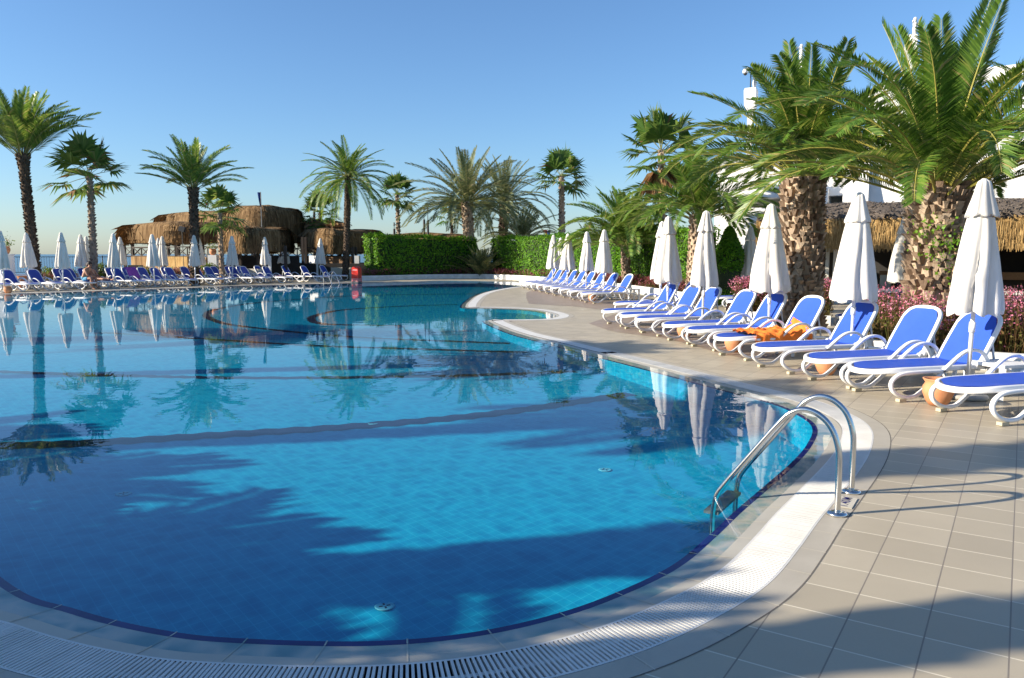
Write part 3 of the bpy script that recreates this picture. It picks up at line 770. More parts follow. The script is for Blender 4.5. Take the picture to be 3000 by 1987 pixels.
def fan_crown(name, parent, r, n, L, emin, emax, mats, dead=0, segs=22):
    mb = MB(); ga = 2.39996
    for i in range(n + dead):
        isd = i >= n
        u = (i + .5) / n; e = emax + (emin - emax) * min(u, 1) + r.uniform(-.12, .12); az = i * ga + r.uniform(-.25, .25)
        if isd: e = R_(-75) + r.uniform(-.2, .2)
        D = Vector((math.cos(az) * math.cos(e), math.sin(az) * math.cos(e), math.sin(e))); S = Vector((-math.sin(az), math.cos(az), 0)); U = D.cross(S) * -1
        if U.z < 0: U = -U
        pl = L * .52 * r.uniform(.85, 1.1); o = Vector((0, 0, -.12 * u)); hub = o + D * pl + Vector((0, 0, -.06 * L * (1 - math.sin(max(e, 0)))))
        if isd: pl *= .7; hub = o + D * pl
        mb.tube([o, (o + hub) / 2 + Vector((0, 0, .03)), hub], [.02, .014, .01], 4, 2 if isd else 1, False)
        bl = L * .58 * r.uniform(.9, 1.1); tilt = r.uniform(-.3, .3)
        for k in range(segs):
            a = (k / (segs - 1) - .5) * R_(215 if not isd else 120)
            d = D * math.cos(a) + S * math.sin(a) + U * (.18 + .12 * math.cos(2 * a) + tilt * math.sin(a)); d.normalize()
            l = bl * (.72 + .28 * math.cos(a * .8)) * r.uniform(.9, 1.08)
            T = (S * math.cos(a) - D * math.sin(a)).normalized(); w = T * l * .075
            m1 = hub + d * l * .55; tip = hub + d * l * 1.05 + Vector((0, 0, -l * r.uniform(.12, .45)))
            mi = 2 if isd or (r.random() < .03) else 0
            mb.quad(hub, m1 + w, tip, m1 - w, mi)
    return mb.build(name, mats, parent)
def trunk_mesh(parent, r, top, rad0, rad1, nb, bw, bh, bt, mat, taper=1.0, bulge=0):
    """core plus a spiral of cut leaf bases"""
    mb = MB(); H = top.length; K = 14
    axis = lambda s: Vector((top.x * (s + .25 * math.sin(math.pi * s) * .3), top.y * s, top.z * s))
    rad = lambda s: (rad0 + (rad1 - rad0) * s) * (1 + bulge * max(0, (s - .8) / .2) ** 2) * (1 + .25 * max(0, .08 - s) / .08)
    mb.rings([[axis(k / K) + Vector((math.cos(j * math.pi / 8), math.sin(j * math.pi / 8), 0)) * rad(k / K) * .93 for j in range(16)] for k in range(K + 1)])
    for i in range(nb):
        s = (i + .5) / nb; a = i * 2.39996 + r.uniform(-.18, .18); R = rad(s); c = axis(s) + Vector((0, 0, r.uniform(-.03, .03)))
        n = Vector((math.cos(a), math.sin(a), 0)); t = Vector((-math.sin(a), math.cos(a), 0)); w = bw * r.uniform(.75, 1.2); h = bh * r.uniform(.7, 1.25); th = bt * r.uniform(.5, 1.4)
        z = Vector((0, 0, 1)); b0 = c + n * R * .9
        sk = t * r.uniform(-.3, .3) * w
        P = [b0 - t * w * .26 - z * h * .7 + sk * .5, b0 + t * w * .26 - z * h * .7 + sk * .5, b0 + t * w * .52 + z * h / 2 - sk, b0 - t * w * .52 + z * h / 2 + sk * .5]
        lo = n * (R * .12 + th * .22); hi = n * (R * .12 + th * .95)
        Q = [P[0] + lo + t * w * .12, P[1] + lo - t * w * .12, P[2] + hi - t * w * .1 - z * h * .12 * r.random(), P[3] + hi + t * w * .1 - z * h * .12 * r.random()]
        k = len(mb.v); mb.v += P + Q
        for f in ((4, 5, 6, 7), (0, 1, 5, 4), (1, 2, 6, 5), (2, 3, 7, 6), (3, 0, 4, 7)): mb.f.append(tuple(k + e for e in f)); mb.mi.append(0)
    return mb.build('trunk', mat, parent)
def palm_at(name, label, bx, tx, ty, Y, rad, seed, kind, group=None, cat='palm tree', bark='bark', zb=0.0, dY=0, **k):
    r = random.Random(seed)
    top = at_y(tx, ty, Y); b = at_y(bx, 745, Y); loc = Vector((b.x, Y, zb)); tv = top - loc
    t = thing(name, label, cat, loc, 0, group)
    if kind == 'none': return t
    if kind == 'feather':
        trunk_mesh(t, r, tv, rad * 1.02, rad * k.pop('r1', .98), k.pop('nb'), k.pop('bw'), k.pop('bh'), k.pop('bt'), M[bark], bulge=k.pop('bulge', .12))
        c = feather_crown('crown', t, r, mats=[M[k.pop('leaf', 'frond')], M[k.pop('rib', 'rachis_green')]], **k); c.location = tv
    else:
        trunk_mesh(t, r, tv, rad * 1.1, rad * .8, k.pop('nb'), k.pop('bw'), k.pop('bh'), k.pop('bt'), M[bark])
        c = fan_crown('crown', t, r, mats=[M['fan'], M['rachis_green'], M['deadfan']], **k); c.location = tv
    return t
D_ = math.radians
# the thick near ones on the right
palm_at('date_palm', 'nearest thick date palm, its stubby trunk grown over with green weeds', 2752, 2752, 545, 13.2, .46, 11, 'feather', zb=.1, nb=560, bw=.135, bh=.11, bt=.095, r1=.86, bulge=.05,
        n=56, L=3.3, emin=D_(22), emax=D_(87), dr0=.22, dr1=1.5, N=92, lw=.034, ll=.52, rib='rachis', spread=.26, rr=.026, h0=.05, az0=.6)
palm_at('date_palm', 'second thick date palm with a pineapple like trunk, left of the nearest one', 2353, 2353, 500, 16.3, .385, 12, 'feather', zb=.1, nb=500, bw=.12, bh=.10, bt=.08, r1=.98, bulge=.05,
        n=50, L=2.8, emin=D_(26), emax=D_(87), dr0=.3, dr1=1.5, N=84, lw=.036, ll=.48, rib='rachis', spread=.22, rr=.024, h0=.05, az0=2.1)
palm_at('date_palm', 'date palm with a slim brown trunk rising behind the closed parasols by the hedge', 2036, 2046, 628, 24, .235, 13, 'feather', zb=.1, nb=240, bw=.09, bh=.075, bt=.05,
        n=50, L=2.6, emin=D_(18), emax=D_(86), dr0=.5, dr1=1.7, N=60, lw=.042, ll=.46, spread=.16, az0=1.0)
palm_at('date_palm', 'short bushy date palm in front of the bright hedge behind the rounded deck', 1838, 1832, 712, 33.5, .17, 14, 'feather', zb=.1, nb=130, bw=.09, bh=.1, bt=.055, bark='bark',
        n=66, L=3.1, emin=D_(14), emax=D_(84), dr0=.4, dr1=1.6, N=54, lw=.05, ll=.5, leaf='frond', spread=.15, az0=.3)
# tall fan palms
gF = 'fan palms round the pool'
palm_at('fan_palm', 'tall fan palm with hanging dry leaves behind the date palms on the right', 1950, 1937, 440, 33, .16, 21, 'fan', gF, nb=180, bw=.09, bh=.08, bt=.06, bark='bark', n=17, L=1.85, emin=D_(-30), emax=D_(84), dead=5, segs=26)
palm_at('fan_palm', 'fan palm between the two groups of grey green date palms', 1648, 1645, 517, 55, .22, 22, 'fan', gF, nb=150, bw=.13, bh=.12, bt=.07, bark='bark', n=19, L=2.15, emin=D_(-35), emax=D_(82), segs=22)
palm_at('fan_palm', 'fan palm with a slender pale trunk just above the left end of the dark hedge', 1172, 1163, 566, 56, .14, 23, 'fan', gF, nb=150, bw=.1, bh=.1, bt=.08, bark='bark_pale', n=17, L=1.7, emin=D_(-50), emax=D_(84), segs=22)
palm_at('fan_palm', 'small fan palm against the dark thatch beside the tall date palm', 941, 938, 620, 57, .13, 24, 'fan', gF, nb=120, bw=.1, bh=.1, bt=.07, bark='bark_dark', n=16, L=1.75, emin=D_(-40), emax=D_(80), segs=18)
palm_at('fan_palm', 'small fan palm with drooping leaves in front of the straw pavilion', 648, 643, 622, 43, .125, 25, 'fan', gF, nb=120, bw=.08, bh=.1, bt=.05, bark='bark', n=17, L=1.6, emin=D_(-45), emax=D_(82), segs=20)
palm_at('fan_palm', 'fan palm with spreading leaves against the open sky on the left', 273, 262, 512, 38.5, .16, 26, 'fan', gF, nb=150, bw=.09, bh=.1, bt=.06, bark='bark_pale', n=16, L=2.05, emin=D_(-34), emax=D_(82), segs=22)
palm_at('fan_palm', 'far fan palm showing its leaves beside the thick leaning trunk', 1330, 1322, 628, 72, .18, 27, 'fan', gF, nb=50, bw=.1, bh=.1, bt=.05, bark='bark_dark', n=14, L=1.9, emin=D_(-40), emax=D_(75), segs=16)
palm_at('fan_palm', 'tiny far fan palm above the hedge between two closed parasols', 1727, 1722, 683, 74, .14, 28, 'fan', gF, nb=40, bw=.1, bh=.1, bt=.05, bark='bark_dark', n=14, L=1.3, emin=D_(-40), emax=D_(75), segs=14)
# feather palms left and middle
gP = 'date palms round the pool'
palm_at('date_palm', 'tall date palm at the far left with a dark bulging trunk head', 105, 66, 450, 37.5, .205, 31, 'feather', gP, nb=300, bw=.12, bh=.1, bt=.06, bark='bark_dark', bulge=.5,
        n=48, L=3.4, emin=D_(40), emax=D_(88), dr0=.15, dr1=.9, N=50, lw=.055, ll=.6, leaf='frond', spread=.16, az0=.2)
palm_at('date_palm', 'date palm with a sparse upright crown above the left straw roof', 567, 566, 548, 41, .215, 32, 'feather', gP, nb=240, bw=.12, bh=.1, bt=.06, bark='bark_dark', bulge=.35,
        n=36, L=2.85, emin=D_(26), emax=D_(88), dr0=.15, dr1=.95, N=38, lw=.06, ll=.48, leaf='frond', spread=.14, az0=1.1)
palm_at('date_palm', 'tall slim date palm with a full drooping crown before the dark thatch', 1010, 1019, 516, 49, .20, 33, 'feather', gP, nb=420, bw=.1, bh=.07, bt=.03, bark='bark_dark', r1=.9, bulge=0,
        n=52, L=3.0, emin=D_(-38), emax=D_(84), dr0=.6, dr1=1.2, N=34, lw=.06, ll=.42, leaf='frond', spread=.16, rr=.025)
palm_at('date_palm', 'large grey green date palm with a thick trunk above the dark hedge', 1380, 1368, 590, 53.5, .34, 34, 'feather', gP, nb=220, bw=.18, bh=.15, bt=.08, bark='bark', bulge=.15,
        n=62, L=4.7, emin=D_(-12), emax=D_(86), dr0=.35, dr1=1.2, N=44, lw=.07, ll=.55, leaf='frond_grey', spread=.25, rr=.03)
palm_at('date_palm', 'dark date palm standing behind the large grey green one', 1470, 1476, 585, 61, .34, 35, 'feather', gP, nb=160, bw=.2, bh=.16, bt=.08, bark='bark_dark', bulge=.1,
        n=50, L=4.4, emin=D_(-20), emax=D_(86), dr0=.4, dr1=1.3, N=34, lw=.08, ll=.55, leaf='frond_grey', spread=.25, rr=.03, az0=.7)
palm_at('date_palm', 'low bushy date palm just above the bright hedge', 1530, 1528, 698, 56, .3, 36, 'feather', gP, nb=60, bw=.14, bh=.14, bt=.08, bark='bark',
        n=44, L=3.0, emin=D_(5), emax=D_(84), dr0=.35, dr1=1.3, N=32, lw=.065, ll=.42, leaf='frond_grey', spread=.2, az0=.4)
palm_at('date_palm', 'clump of young date palm shoots filling the gap between the two hedges', 1412, 1411, 800, 52.0, .1, 37, 'feather', gP, nb=20, bw=.1, bh=.1, bt=.05, bark='bark',
        n=52, L=2.1, emin=D_(32), emax=D_(86), dr0=.1, dr1=.8, N=26, lw=.06, ll=.34, leaf='frond_grey', spread=.3)
palm_at('date_palm', 'dark date palm reaching in at the right edge above the bar', 3120, 3120, 330, 21, .35, 38, 'feather', gP, nb=120, bw=.15, bh=.13, bt=.07, bark='bark_dark',
        n=34, L=2.6, emin=D_(0), emax=D_(84), dr0=.2, dr1=1.0, N=34, lw=.055, ll=.4, leaf='frond', spread=.2)
# weeds on the nearest trunk
r = random.Random(5); mb = MB(); P0 = at_y(2752, 745, 13.2)
for k in range(210):
    a = r.gauss(-2.05, .42); z = 1.75 + .28 * r.gauss(0, 1) * .9 - .25 * (a + 2.05)
    if not .8 < z < 2.3: continue
    R = .56 + r.random() * .09; c = Vector((P0.x + R * math.cos(a), 13.2 + R * math.sin(a), z)); s = r.uniform(.018, .04)
    d = Vector((r.gauss(0, 1), r.gauss(0, 1), r.gauss(0, 1))).normalized(); e = d.cross(Vector((r.gauss(0, 1), r.gauss(0, 1), r.gauss(0, 1)))).normalized()
    mb.quad(c - d * s, c + e * s * .8, c + d * s, c - e * s * .8)
wd = thing('climbing_plant', 'bright green weed sprouting on the nearest thick palm trunk', 'plant', (0, 0, 0)); mb.build('foliage', M['banana'], wd)

# palms outside the frame on the sun side: they throw the long shadows over pool and deck
gS = 'palms beside the pool towards the sun'
def side_palm(u, v, h, L, seed, n, rt, label, e0=-15, droop=1.3):
    """u along the shadow direction, v across it"""
    x, y = u * SUN_AZ[0] - v * SUN_AZ[1], u * SUN_AZ[1] + v * SUN_AZ[0]
    r = random.Random(seed); t = thing('date_palm', label, 'palm tree', (x, y, 0), 0, gS); tv = Vector((r.uniform(-.1, .1), 0, h))
    trunk_mesh(t, r, tv, rt, rt, int(30 * h), rt * .45, .13, .05, M['bark'])
    c = feather_crown('crown', t, r, n, L, D_(e0), D_(85), .4, droop, 24, .085, .44, [M['frond'], M['rachis_green']], spread=rt * .6); c.location = tv
for k, (u, v, h, L, n, rt, lab) in enumerate([
    (-9.5, 5.15, 10.2, 2.6, 46, .36, 'tall thick date palm on the sunward deck outside the left edge'),
    (-8.0, 2.74, 8.0, 2.0, 40, .225, 'tall slim date palm on the sunward deck behind the camera side'),
    (-7.4, .5, 2.0, 1.9, 50, .3, 'stubby date palm nearest the camera on the sunward deck'),
    (-7.2, 1.9, 1.7, 1.7, 50, .3, 'stubby date palm next to the slim tall one on the sunward deck'),
    (-6.9, 3.6, 1.9, 1.8, 50, .3, 'stubby date palm between the two tall trunks on the sunward deck'),
    (-6.3, 5.8, .75, 1.6, 50, .3, 'stubby date palm close to the pool edge on the sunward deck'),
    (-8.2, 7.5, .9, 1.7, 50, .3, 'low date palm with its crown near the ground by the left pool edge'),
    (-8.9, 9.0, .8, 1.7, 50, .3, 'lowest date palm farther along the left pool edge'),
    (-13.2, 8.5, 6.6, 1.2, 26, .2, 'fairly tall date palm on the sunward lawn'),
    (-12.6, 12.8, 6.2, 1.3, 46, .2, 'date palm with a small crown by the left pool edge'),
    (-25, 17.7, 9.0, 2.3, 40, .33, 'tall date palm at the far left corner outside the frame')]):
    side_palm(u, v, h, L, 60 + k, n, rt, lab)
# ================================================================== hedges, beds, shrubs
def leaf_scatter(mb, pts, r, s0, s1, mi=0, jit=.55):
    for c, nrm in pts:
        s = r.uniform(s0, s1); n = (Vector(nrm) + Vector((r.gauss(0, jit), r.gauss(0, jit), r.gauss(0, jit)))).normalized()
        d = n.cross(Vector((r.gauss(0, 1), r.gauss(0, 1), r.gauss(0, 1)))).normalized(); e = n.cross(d); c = Vector(c)
        d = (d + n * .5).normalized()
        mb.quad(c - d * s * .4, c + e * s * .38, c + d * s, c - e * s * .38, mi)
def hedge(name, label, A, B, depth, h0, h1, seed, zb=0.0, cat='hedge', dens=260, leaf=(.05, .1), round_=0, group=None, thin=None):
    """clipped hedge from ground point A to B, its depth going away from the camera"""
    A = Vector((A.x, A.y, 0)); B = Vector((B.x, B.y, 0)); T = (B - A); Ln = T.length; T.normalize(); N = Vector((T.y, -T.x, 0))
    if N.y > 0: N = -N
    r = random.Random(seed); root = thing(name, label, cat, (A.x, A.y, zb), 0, group); H = lambda u: h0 + (h1 - h0) * u
    cm = MB(); i = .12
    P = [T * i - N * i, T * (Ln - i) - N * i, T * (Ln - i) - N * (depth - i), T * i - N * (depth - i)]
    hs = [H(0) - .14, H(1) - .14, H(1) - .14, H(0) - .14]
    cm.rings([[p for p in P], [p + Vector((0, 0, hh)) for p, hh in zip(P, hs)]]); cm.build('branches', M['hedge_core'], root)
    mb = MB(); pts = []
    def bulge(p): return .05 * math.sin(p.x * 2.1 + p.z * 1.7 + seed) + .04 * math.sin(p.y * 3.3 - p.z * 2.9)
    for face, ar in (('f', Ln * h0), ('b', Ln * h0 * .25), ('t', Ln * depth), ('l', depth * h0), ('r', depth * h1)):
        for _ in range(int(ar * dens)):
            u, v = r.random(), r.random()
            if face in 'fb':
                p = T * (u * Ln) + Vector((0, 0, v * H(u))); nn = N if face == 'f' else -N; p += -N * (0 if face == 'f' else depth)
                if thin and face == 'f' and thin(u, v, r): continue
            elif face == 't': p = T * (u * Ln) - N * (v * depth) + Vector((0, 0, H(u))); nn = Vector((0, 0, 1))
            elif face == 'l': p = -N * (u * depth) + Vector((0, 0, v * H(0))); nn = -T
            else: p = T * Ln - N * (u * depth) + Vector((0, 0, v * H(1))); nn = T
            q = nn * (bulge(p + A) + r.gauss(0, .035) - .03)
            if face == 't': q += Vector((0, 0, abs(r.gauss(0, .07)) + (.12 * r.random() if r.random() < .04 else 0)))
            pts.append((p + q, nn))
    leaf_scatter(mb, pts, r, *leaf, jit=.33); mb.build('foliage', M['hedge'], root); return root
g_ = lambda px, Y: Vector(((px - 1500) / F * Y, Y, 0))
hedge('hedge', 'dark green clipped hedge block with a sunlit left end, right of the red bin', g_(1107, 48.7), g_(1398, 53.0), 2.0, 2.70, 2.58, 3, .05, dens=230, leaf=(.06, .13), thin=lambda u, v, r: (.5 < u < .98 and v < .55 and r.random() < .35))
hedge('hedge', 'long bright green hedge behind the rounded deck', g_(1436, 53.2), g_(1800, 38.8), 1.2, 2.56, 2.52, 4, .05, dens=230, leaf=(.055, .12))
hedge('hedge', 'bright green hedge with rounded tops beside the short palm, nearer the camera', g_(1806, 37.5), g_(2020, 29.5), 1.2, 2.58, 2.5, 5, .05, dens=300, leaf=(.05, .11))
def bush(name, label, cx, cy, rx, ry, h, seed, mat='shrub', n=900, leaf=(.05, .1), zb=0.0, cat='shrub', group=None, tall=False):
    r = random.Random(seed); root = thing(name, label, cat, (cx, cy, zb), 0, group); mb = MB(); pts = []
    lob = [(r.uniform(-.5, .5) * rx, r.uniform(-.5, .5) * ry, r.uniform(.35, .75) * h, r.uniform(.35, .6)) for _ in range(6)]
    for _ in range(n):
        if tall:
            z = r.random() * h; w = (1 - (z / h) ** 4) ** .5 * (.82 + .18 * math.sin(z * 4 + seed)); a = r.uniform(0, 6.283); q = w * (1 - abs(r.gauss(0, .08)))
            c = (rx * q * math.cos(a), ry * q * math.sin(a), z); nn = (math.cos(a), math.sin(a), .35)
        else:
            lx, ly, lz, s = r.choice(lob); d = Vector((r.gauss(0, 1), r.gauss(0, 1), r.gauss(0, 1))).normalized(); q = s * r.random() ** .35
            c = (lx + d.x * rx * q, ly + d.y * ry * q, max(.03, lz + d.z * h * .5 * q)); nn = d
        pts.append((c, nn))
    leaf_scatter(mb, pts, r, *leaf); mb.build('foliage', M[mat], root)
    mb = MB()
    for k in range(7):
        a = r.uniform(0, 6.28); mb.tube([(0, 0, 0), (rx * .3 * math.cos(a), ry * .3 * math.sin(a), h * .45), (rx * .5 * math.cos(a), ry * .5 * math.sin(a), h * .8)], [.02, .014, .006], 5)
    if tall: mb.lathe([(rx * .72, .15), (rx * .78, h * .5), (rx * .5, h * .85), (.05, h * .93)], 10)
    mb.build('branches', M['hedge_core'] if tall else M['bark_dark'], root); return root
bush('clipped_conifer', 'bright green clipped conifer standing alone beside the white building', (2132 - 1500) / F * 24.5, 24.5, .50, .50, 2.45, 8, 'hedge', 7000, (.04, .085), 0, 'conifer', tall=True)
gb = 'green shrubs across the pool'
for k, (x, Y, rx, h, lab) in enumerate([(150, 40, .55, 1.15, 'green shrub between two closed parasols near the railing'), (207, 40, .4, .95, 'small green shrub right of the third parasol'), (292, 40.5, .75, 1.3, 'large green shrub behind the sitting man'), (420, 42.5, 1.0, 1.05, 'broad green shrub at the left end of the straw pavilion'), (630, 45, .85, 1.15, 'green shrub beside the white planter in front of the pavilion')]):
    bush('green_shrub', lab, (x - 1500) / F * Y, Y, rx, .6, h, 40 + k, 'shrub', 1100, (.05, .11), 0, 'shrub', gb)
# kerbs (white painted low walls) and planting beds
def kerb(name, pts, w=.16, h=.24, z0=0):
    P = spline(pts, 6); mb = MB(); rg = []
    for k, p in enumerate(P):
        t = (P[min(k + 1, len(P) - 1)] - P[max(k - 1, 0)]).normalized(); n = Vector((-t.y, t.x, 0))
        rg.append([p + n * a * w / 2 + Vector((0, 0, b * h)) for a, b in ((1, 0), (1, .8), (.8, 1), (-.8, 1), (-1, .8), (-1, 0))])
    mb.rings(rg); return st(mb.build(name, M['kerb']))
far_k = [at(x, y) for x, y in [(1047, 823), (1100, 822), (1250, 818), (1400, 816.5), (1500, 820), (1600, 827), (1690, 834.5), (1771, 844), (1852, 856.5), (1948, 872), (2010, 884)]]
kerb('kerb_wall', far_k, .2, .3)
kerb('kerb_wall', [at(x, y) for x, y in [(2196, 939), (2260, 945), (2330, 951), (2432, 954)]], .16, .22)
kerb('kerb_wall', [at(x, y) for x, y in [(2545, 1036), (2607, 1050), (2758, 1073), (2916, 1083), (3000, 1089), (3150, 1096)]], .18, .24)
kerb('kerb_wall', [at(x, y) for x, y in [(860, 812), (960, 812), (1030, 812)]], .16, .24)
def bed(name, label, outline, n, seed, hmin, hmax, dens_leaf=3.0, petals='pinkflower', ps=(.014, .028), zb=.16):
    """flower bed: soil, a thicket of stems and leaves, small blossoms on top"""
    r = random.Random(seed); P = [Vector((p.x, p.y, 0)) for p in outline]
    tris = tessellate_polygon([P]); A = [abs((P[b] - P[a]).cross(P[c] - P[a]).z) / 2 for a, b, c in tris]; tot = sum(A)
    sm = MB(); sm.v = [(p.x, p.y, zb) for p in P]
    for a, b, c in tris:
        if (P[b] - P[a]).cross(P[c] - P[a]).z < 0: b, c = c, b
        sm.f.append((a, b, c)); sm.mi.append(0)
    st(sm.build('planting_soil', M['soil']))
    mb = MB(); cl = [(r.random() * 6, r.random() * 6) for _ in range(2)]
    for i in range(n):
        k = r.choices(range(len(tris)), A)[0]; a, b, c = tris[k]; u, v = r.random(), r.random()
        if u + v > 1: u, v = 1 - u, 1 - v
        p = P[a] + (P[b] - P[a]) * u + (P[c] - P[a]) * v
        f = .5 + .5 * math.sin(p.x * 1.9 + cl[0][0]) * math.sin(p.y * 1.7 + cl[0][1]) ; h = (hmin + (hmax - hmin) * (.35 * f + .65 * r.random()))
        top = p + Vector((r.gauss(0, .09), r.gauss(0, .09), zb + h)); base = Vector((p.x, p.y, zb))
        w = Vector((r.gauss(0, 1), r.gauss(0, 1), 0)).normalized() * .004
        mb.quad(base - w, base + w, top + w * .5, top - w * .5, 1)
        for _ in range(int(dens_leaf)):
            q = base.lerp(top, r.random() ** .8 * .85) + Vector((r.gauss(0, .05), r.gauss(0, .05), 0)); leaf_scatter(mb, [(q, (r.gauss(0, 1), r.gauss(0, 1), .6))], r, .025, .06, 1)
        for _ in range(r.choice((1, 2, 3, 4))):
            q = top + Vector((r.gauss(0, .045), r.gauss(0, .045), -abs(r.gauss(0, .10)))); leaf_scatter(mb, [(q, (r.gauss(0, 1), r.gauss(0, 1), .4))], r, *ps, 0)
    o = mb.build(name, [M[petals], M['flowerleaf']]); tag(o, label, 'flowers', None, 'stuff'); return o
nearbed = [at(x, y) for x, y in [(2560, 1034), (2660, 1056), (2790, 1074), (2916, 1080), (3160, 1092)]] + [Vector((14, 12.6, 0)), Vector((9.8, 14.6, 0)), Vector((6.8, 14.4, 0)), Vector((6.0, 13.4, 0))]
bed('pink_flowers', 'pink flowers in the near bed round the nearest thick palm', nearbed, 6500, 71, .35, 1.0, ps=(.018, .036))
bed('pink_flowers', 'pink flowers in the bed round the second thick palm', [at(x, y) for x, y in [(2205, 934), (2260, 941), (2330, 947), (2425, 950)]] + [Vector((7.2, 17.6, 0)), Vector((7.0, 19.2, 0)), Vector((5.4, 19.0, 0))], 4200, 72, .3, .95, ps=(.02, .042))
fb = [p + Vector((.05, .25, 0)) for p in far_k[2:]]
back = [p + Vector((.55, 1.35, 0)) for p in reversed(far_k[2:])]
bed('dull_pink_flowers', 'low dull pink flowers along the foot of the bright hedge', fb + back, 5200, 73, .25, .62, 2.0, 'darkpink', (.03, .06))
fb = [far_k[0] + Vector((.1, .3, 0)), far_k[1] + Vector((0, .3, 0)), far_k[2] + Vector((0, .3, 0)), far_k[2] + Vector((0, 1.2, 0)), far_k[0] + Vector((.1, 1.6, 0))]
bed('dull_pink_flowers', 'dull pink flowers at the foot of the dark hedge', fb, 900, 74, .25, .7, 2.5, 'darkpink', (.03, .06))
p0 = at(880, 812); p1 = at(1030, 812); bed('dull_pink_flowers', 'reddish flowers at the foot of the tall slim date palm', [p0, p1, p1 + Vector((0, 2.0, 0)), p0 + Vector((0, 2.0, 0))], 900, 75, .3, .75, 3, 'darkpink', (.03, .06))
q0 = Vector(((440 - 1500) / F * 43.5, 42.0, 0)); q1 = Vector(((640 - 1500) / F * 46.5, 46.0, 0)); bed('dull_pink_flowers', 'crimson flowers before the straw pavilion across the pool', [q0, q1, q1 + Vector((-.7, .9, 0)), q0 + Vector((-.7, .9, 0))], 1500, 76, .3, .8, 2, 'darkpink', (.03, .06))
q0 = Vector(((120 - 1500) / F * 38.5, 38.5, 0)); q1 = Vector(((390 - 1500) / F * 41.5, 41.5, 0)); bed('dull_pink_flowers', 'sparse reddish plants behind the far loungers near the railing', [q0, q1, q1 + Vector((-.7, .9, 0)), q0 + Vector((-.7, .9, 0))], 900, 77, .25, .6, 3, 'darkpink', (.02, .05))
# banana leaf plant
t = thing('banana_plant', 'small banana plant with one bright leaf before the pavilion', 'plant', ((492 - 1500) / F * 44.5, 44.5, 0)); mb = MB()
for az, e, L in ((1.0, 1.25, 1.1), (4.0, 1.0, .9), (2.4, .9, .8)):
    d = Vector((math.cos(az) * math.cos(e), math.sin(az) * math.cos(e), math.sin(e))); s = Vector((.8, -.5, 0)).normalized(); q = [Vector((0, 0, .2)) + d * L * u + Vector((0, 0, -.35 * u * u)) for u in (0, .2, .4, .6, .8, 1)]
    for k in range(5):
        w0, w1 = [.17 * math.sin(math.pi * min(.97, u * .9 + .08)) for u in (k / 5, (k + 1) / 5)]; mb.quad(q[k] - s * w0, q[k] + s * w0, q[k + 1] + s * w1, q[k + 1] - s * w1)
mb.build('leaves', M['banana'], t); mb = MB(); mb.tube([(0, 0, 0), (0, 0, .5)], [.06, .04], 8); mb.build('stem', M['banana'], t)
# ================================================================== straw roofed pavilion across the pool
def thatch_roof(name, parent, A, B, W, ze, zt, fr=.55, mat='thatch', seed=0, strands=4200, ex=7.5, sag=.06):
    """roof on an axis from A to B (ground points), rounded in plan; straw hangs as a thick fringe"""
    r = random.Random(seed); A = Vector((A[0], A[1], 0)); B = Vector((B[0], B[1], 0)); C = (A + B) / 2; T = (B - A).normalized(); N = Vector((-T.y, T.x, 0)); L = (B - A).length
    H = zt - ze
    prof = [(.965, 0), (1.0, .03), (1.015, .2), (1.01, fr * .85), (.99, fr + .1), (.94, fr + (1 - fr) * .66), (.84, fr + (1 - fr) * .88), (.6, fr + (1 - fr) * .97), (.25, 1.0), (.02, 1.0)]
    n = 56
    def pt(th, k, q):
        c, s = math.cos(th), math.sin(th); a = abs(c) ** (2 / ex) * (1 if c > 0 else -1); b = abs(s) ** (2 / ex) * (1 if s > 0 else -1)
        lx = max(L / 2 - (1 - k) * W / 2 * 1.0, L / 2 * .02) if L > W else L / 2 * k
        wob = 1 + .006 * math.sin(th * 7 + seed)
        z = ze + H * q + sag * math.sin(a * 3 + seed) * q + .02 * math.sin(th * 9 + q * 4)
        return C + T * (a * lx * wob) + N * (b * W / 2 * k * wob) + Vector((0, 0, z))
    mb = MB(); mb.rings([[pt(2 * math.pi * j / n, k, q) for j in range(n)] for k, q in prof], True, True)
    for _ in range(strands):
        th = r.uniform(0, 6.2832); i = r.choices(range(1, 8), (3, 3, 3, 2, 2, 2, 1))[0]; k, q = prof[i]; k0, q0 = prof[max(i - 1, 0)]
        top = pt(th, k * 1.012, q); d = pt(th + r.gauss(0, .012), k0 * 1.03, q0 - (.1 * r.random() if i < 3 else 0)) - top
        l = r.uniform(.35, .8) / max(d.length, .05); e = top + d * l + Vector((r.gauss(0, .02), r.gauss(0, .02), 0)); out = (top - C); out.z = 0
        e.z = max(e.z, ze - .16 * r.random()); w = Vector((-out.y, out.x, 0)).normalized() * r.uniform(.015, .035)
        mb.quad(top - w, top + w, e + w * .4, e - w * .4)
    for _ in range(strands // 3):
        th = r.uniform(0, 6.2832); top = pt(th, .99, .06); e = top + Vector((r.gauss(0, .03), r.gauss(0, .03), -r.uniform(.05, .22))); out = (top - C); out.z = 0; w = Vector((-out.y, out.x, 0)).normalized() * .012
        mb.quad(top - w, top + w, e + w * .4, e - w * .4)
    return mb.build(name, M[mat], parent)
gx = lambda px, Y: ((px - 1500) / F * Y, Y)
pav = thing('straw_pavilion', 'beach bar pavilion with several rounded straw roofs across the pool', 'pavilion')
thatch_roof('roof', pav, gx(412, 53.8), gx(655, 48.5), 3.4, 2.30, 3.62, .62, seed=1)
thatch_roof('roof', pav, gx(516, 64), gx(790, 56.5), 4.2, 2.9, 4.8, .5, seed=2)
thatch_roof('roof', pav, (-18.6, 53.9), (-16.6, 57.9), 4.2, 2.40, 4.95, .62, seed=3, strands=3200)
thatch_roof('roof', pav, (-16.3, 45.6), (-14.2, 48.8), 2.3, 1.76, 3.2, .5, seed=4)
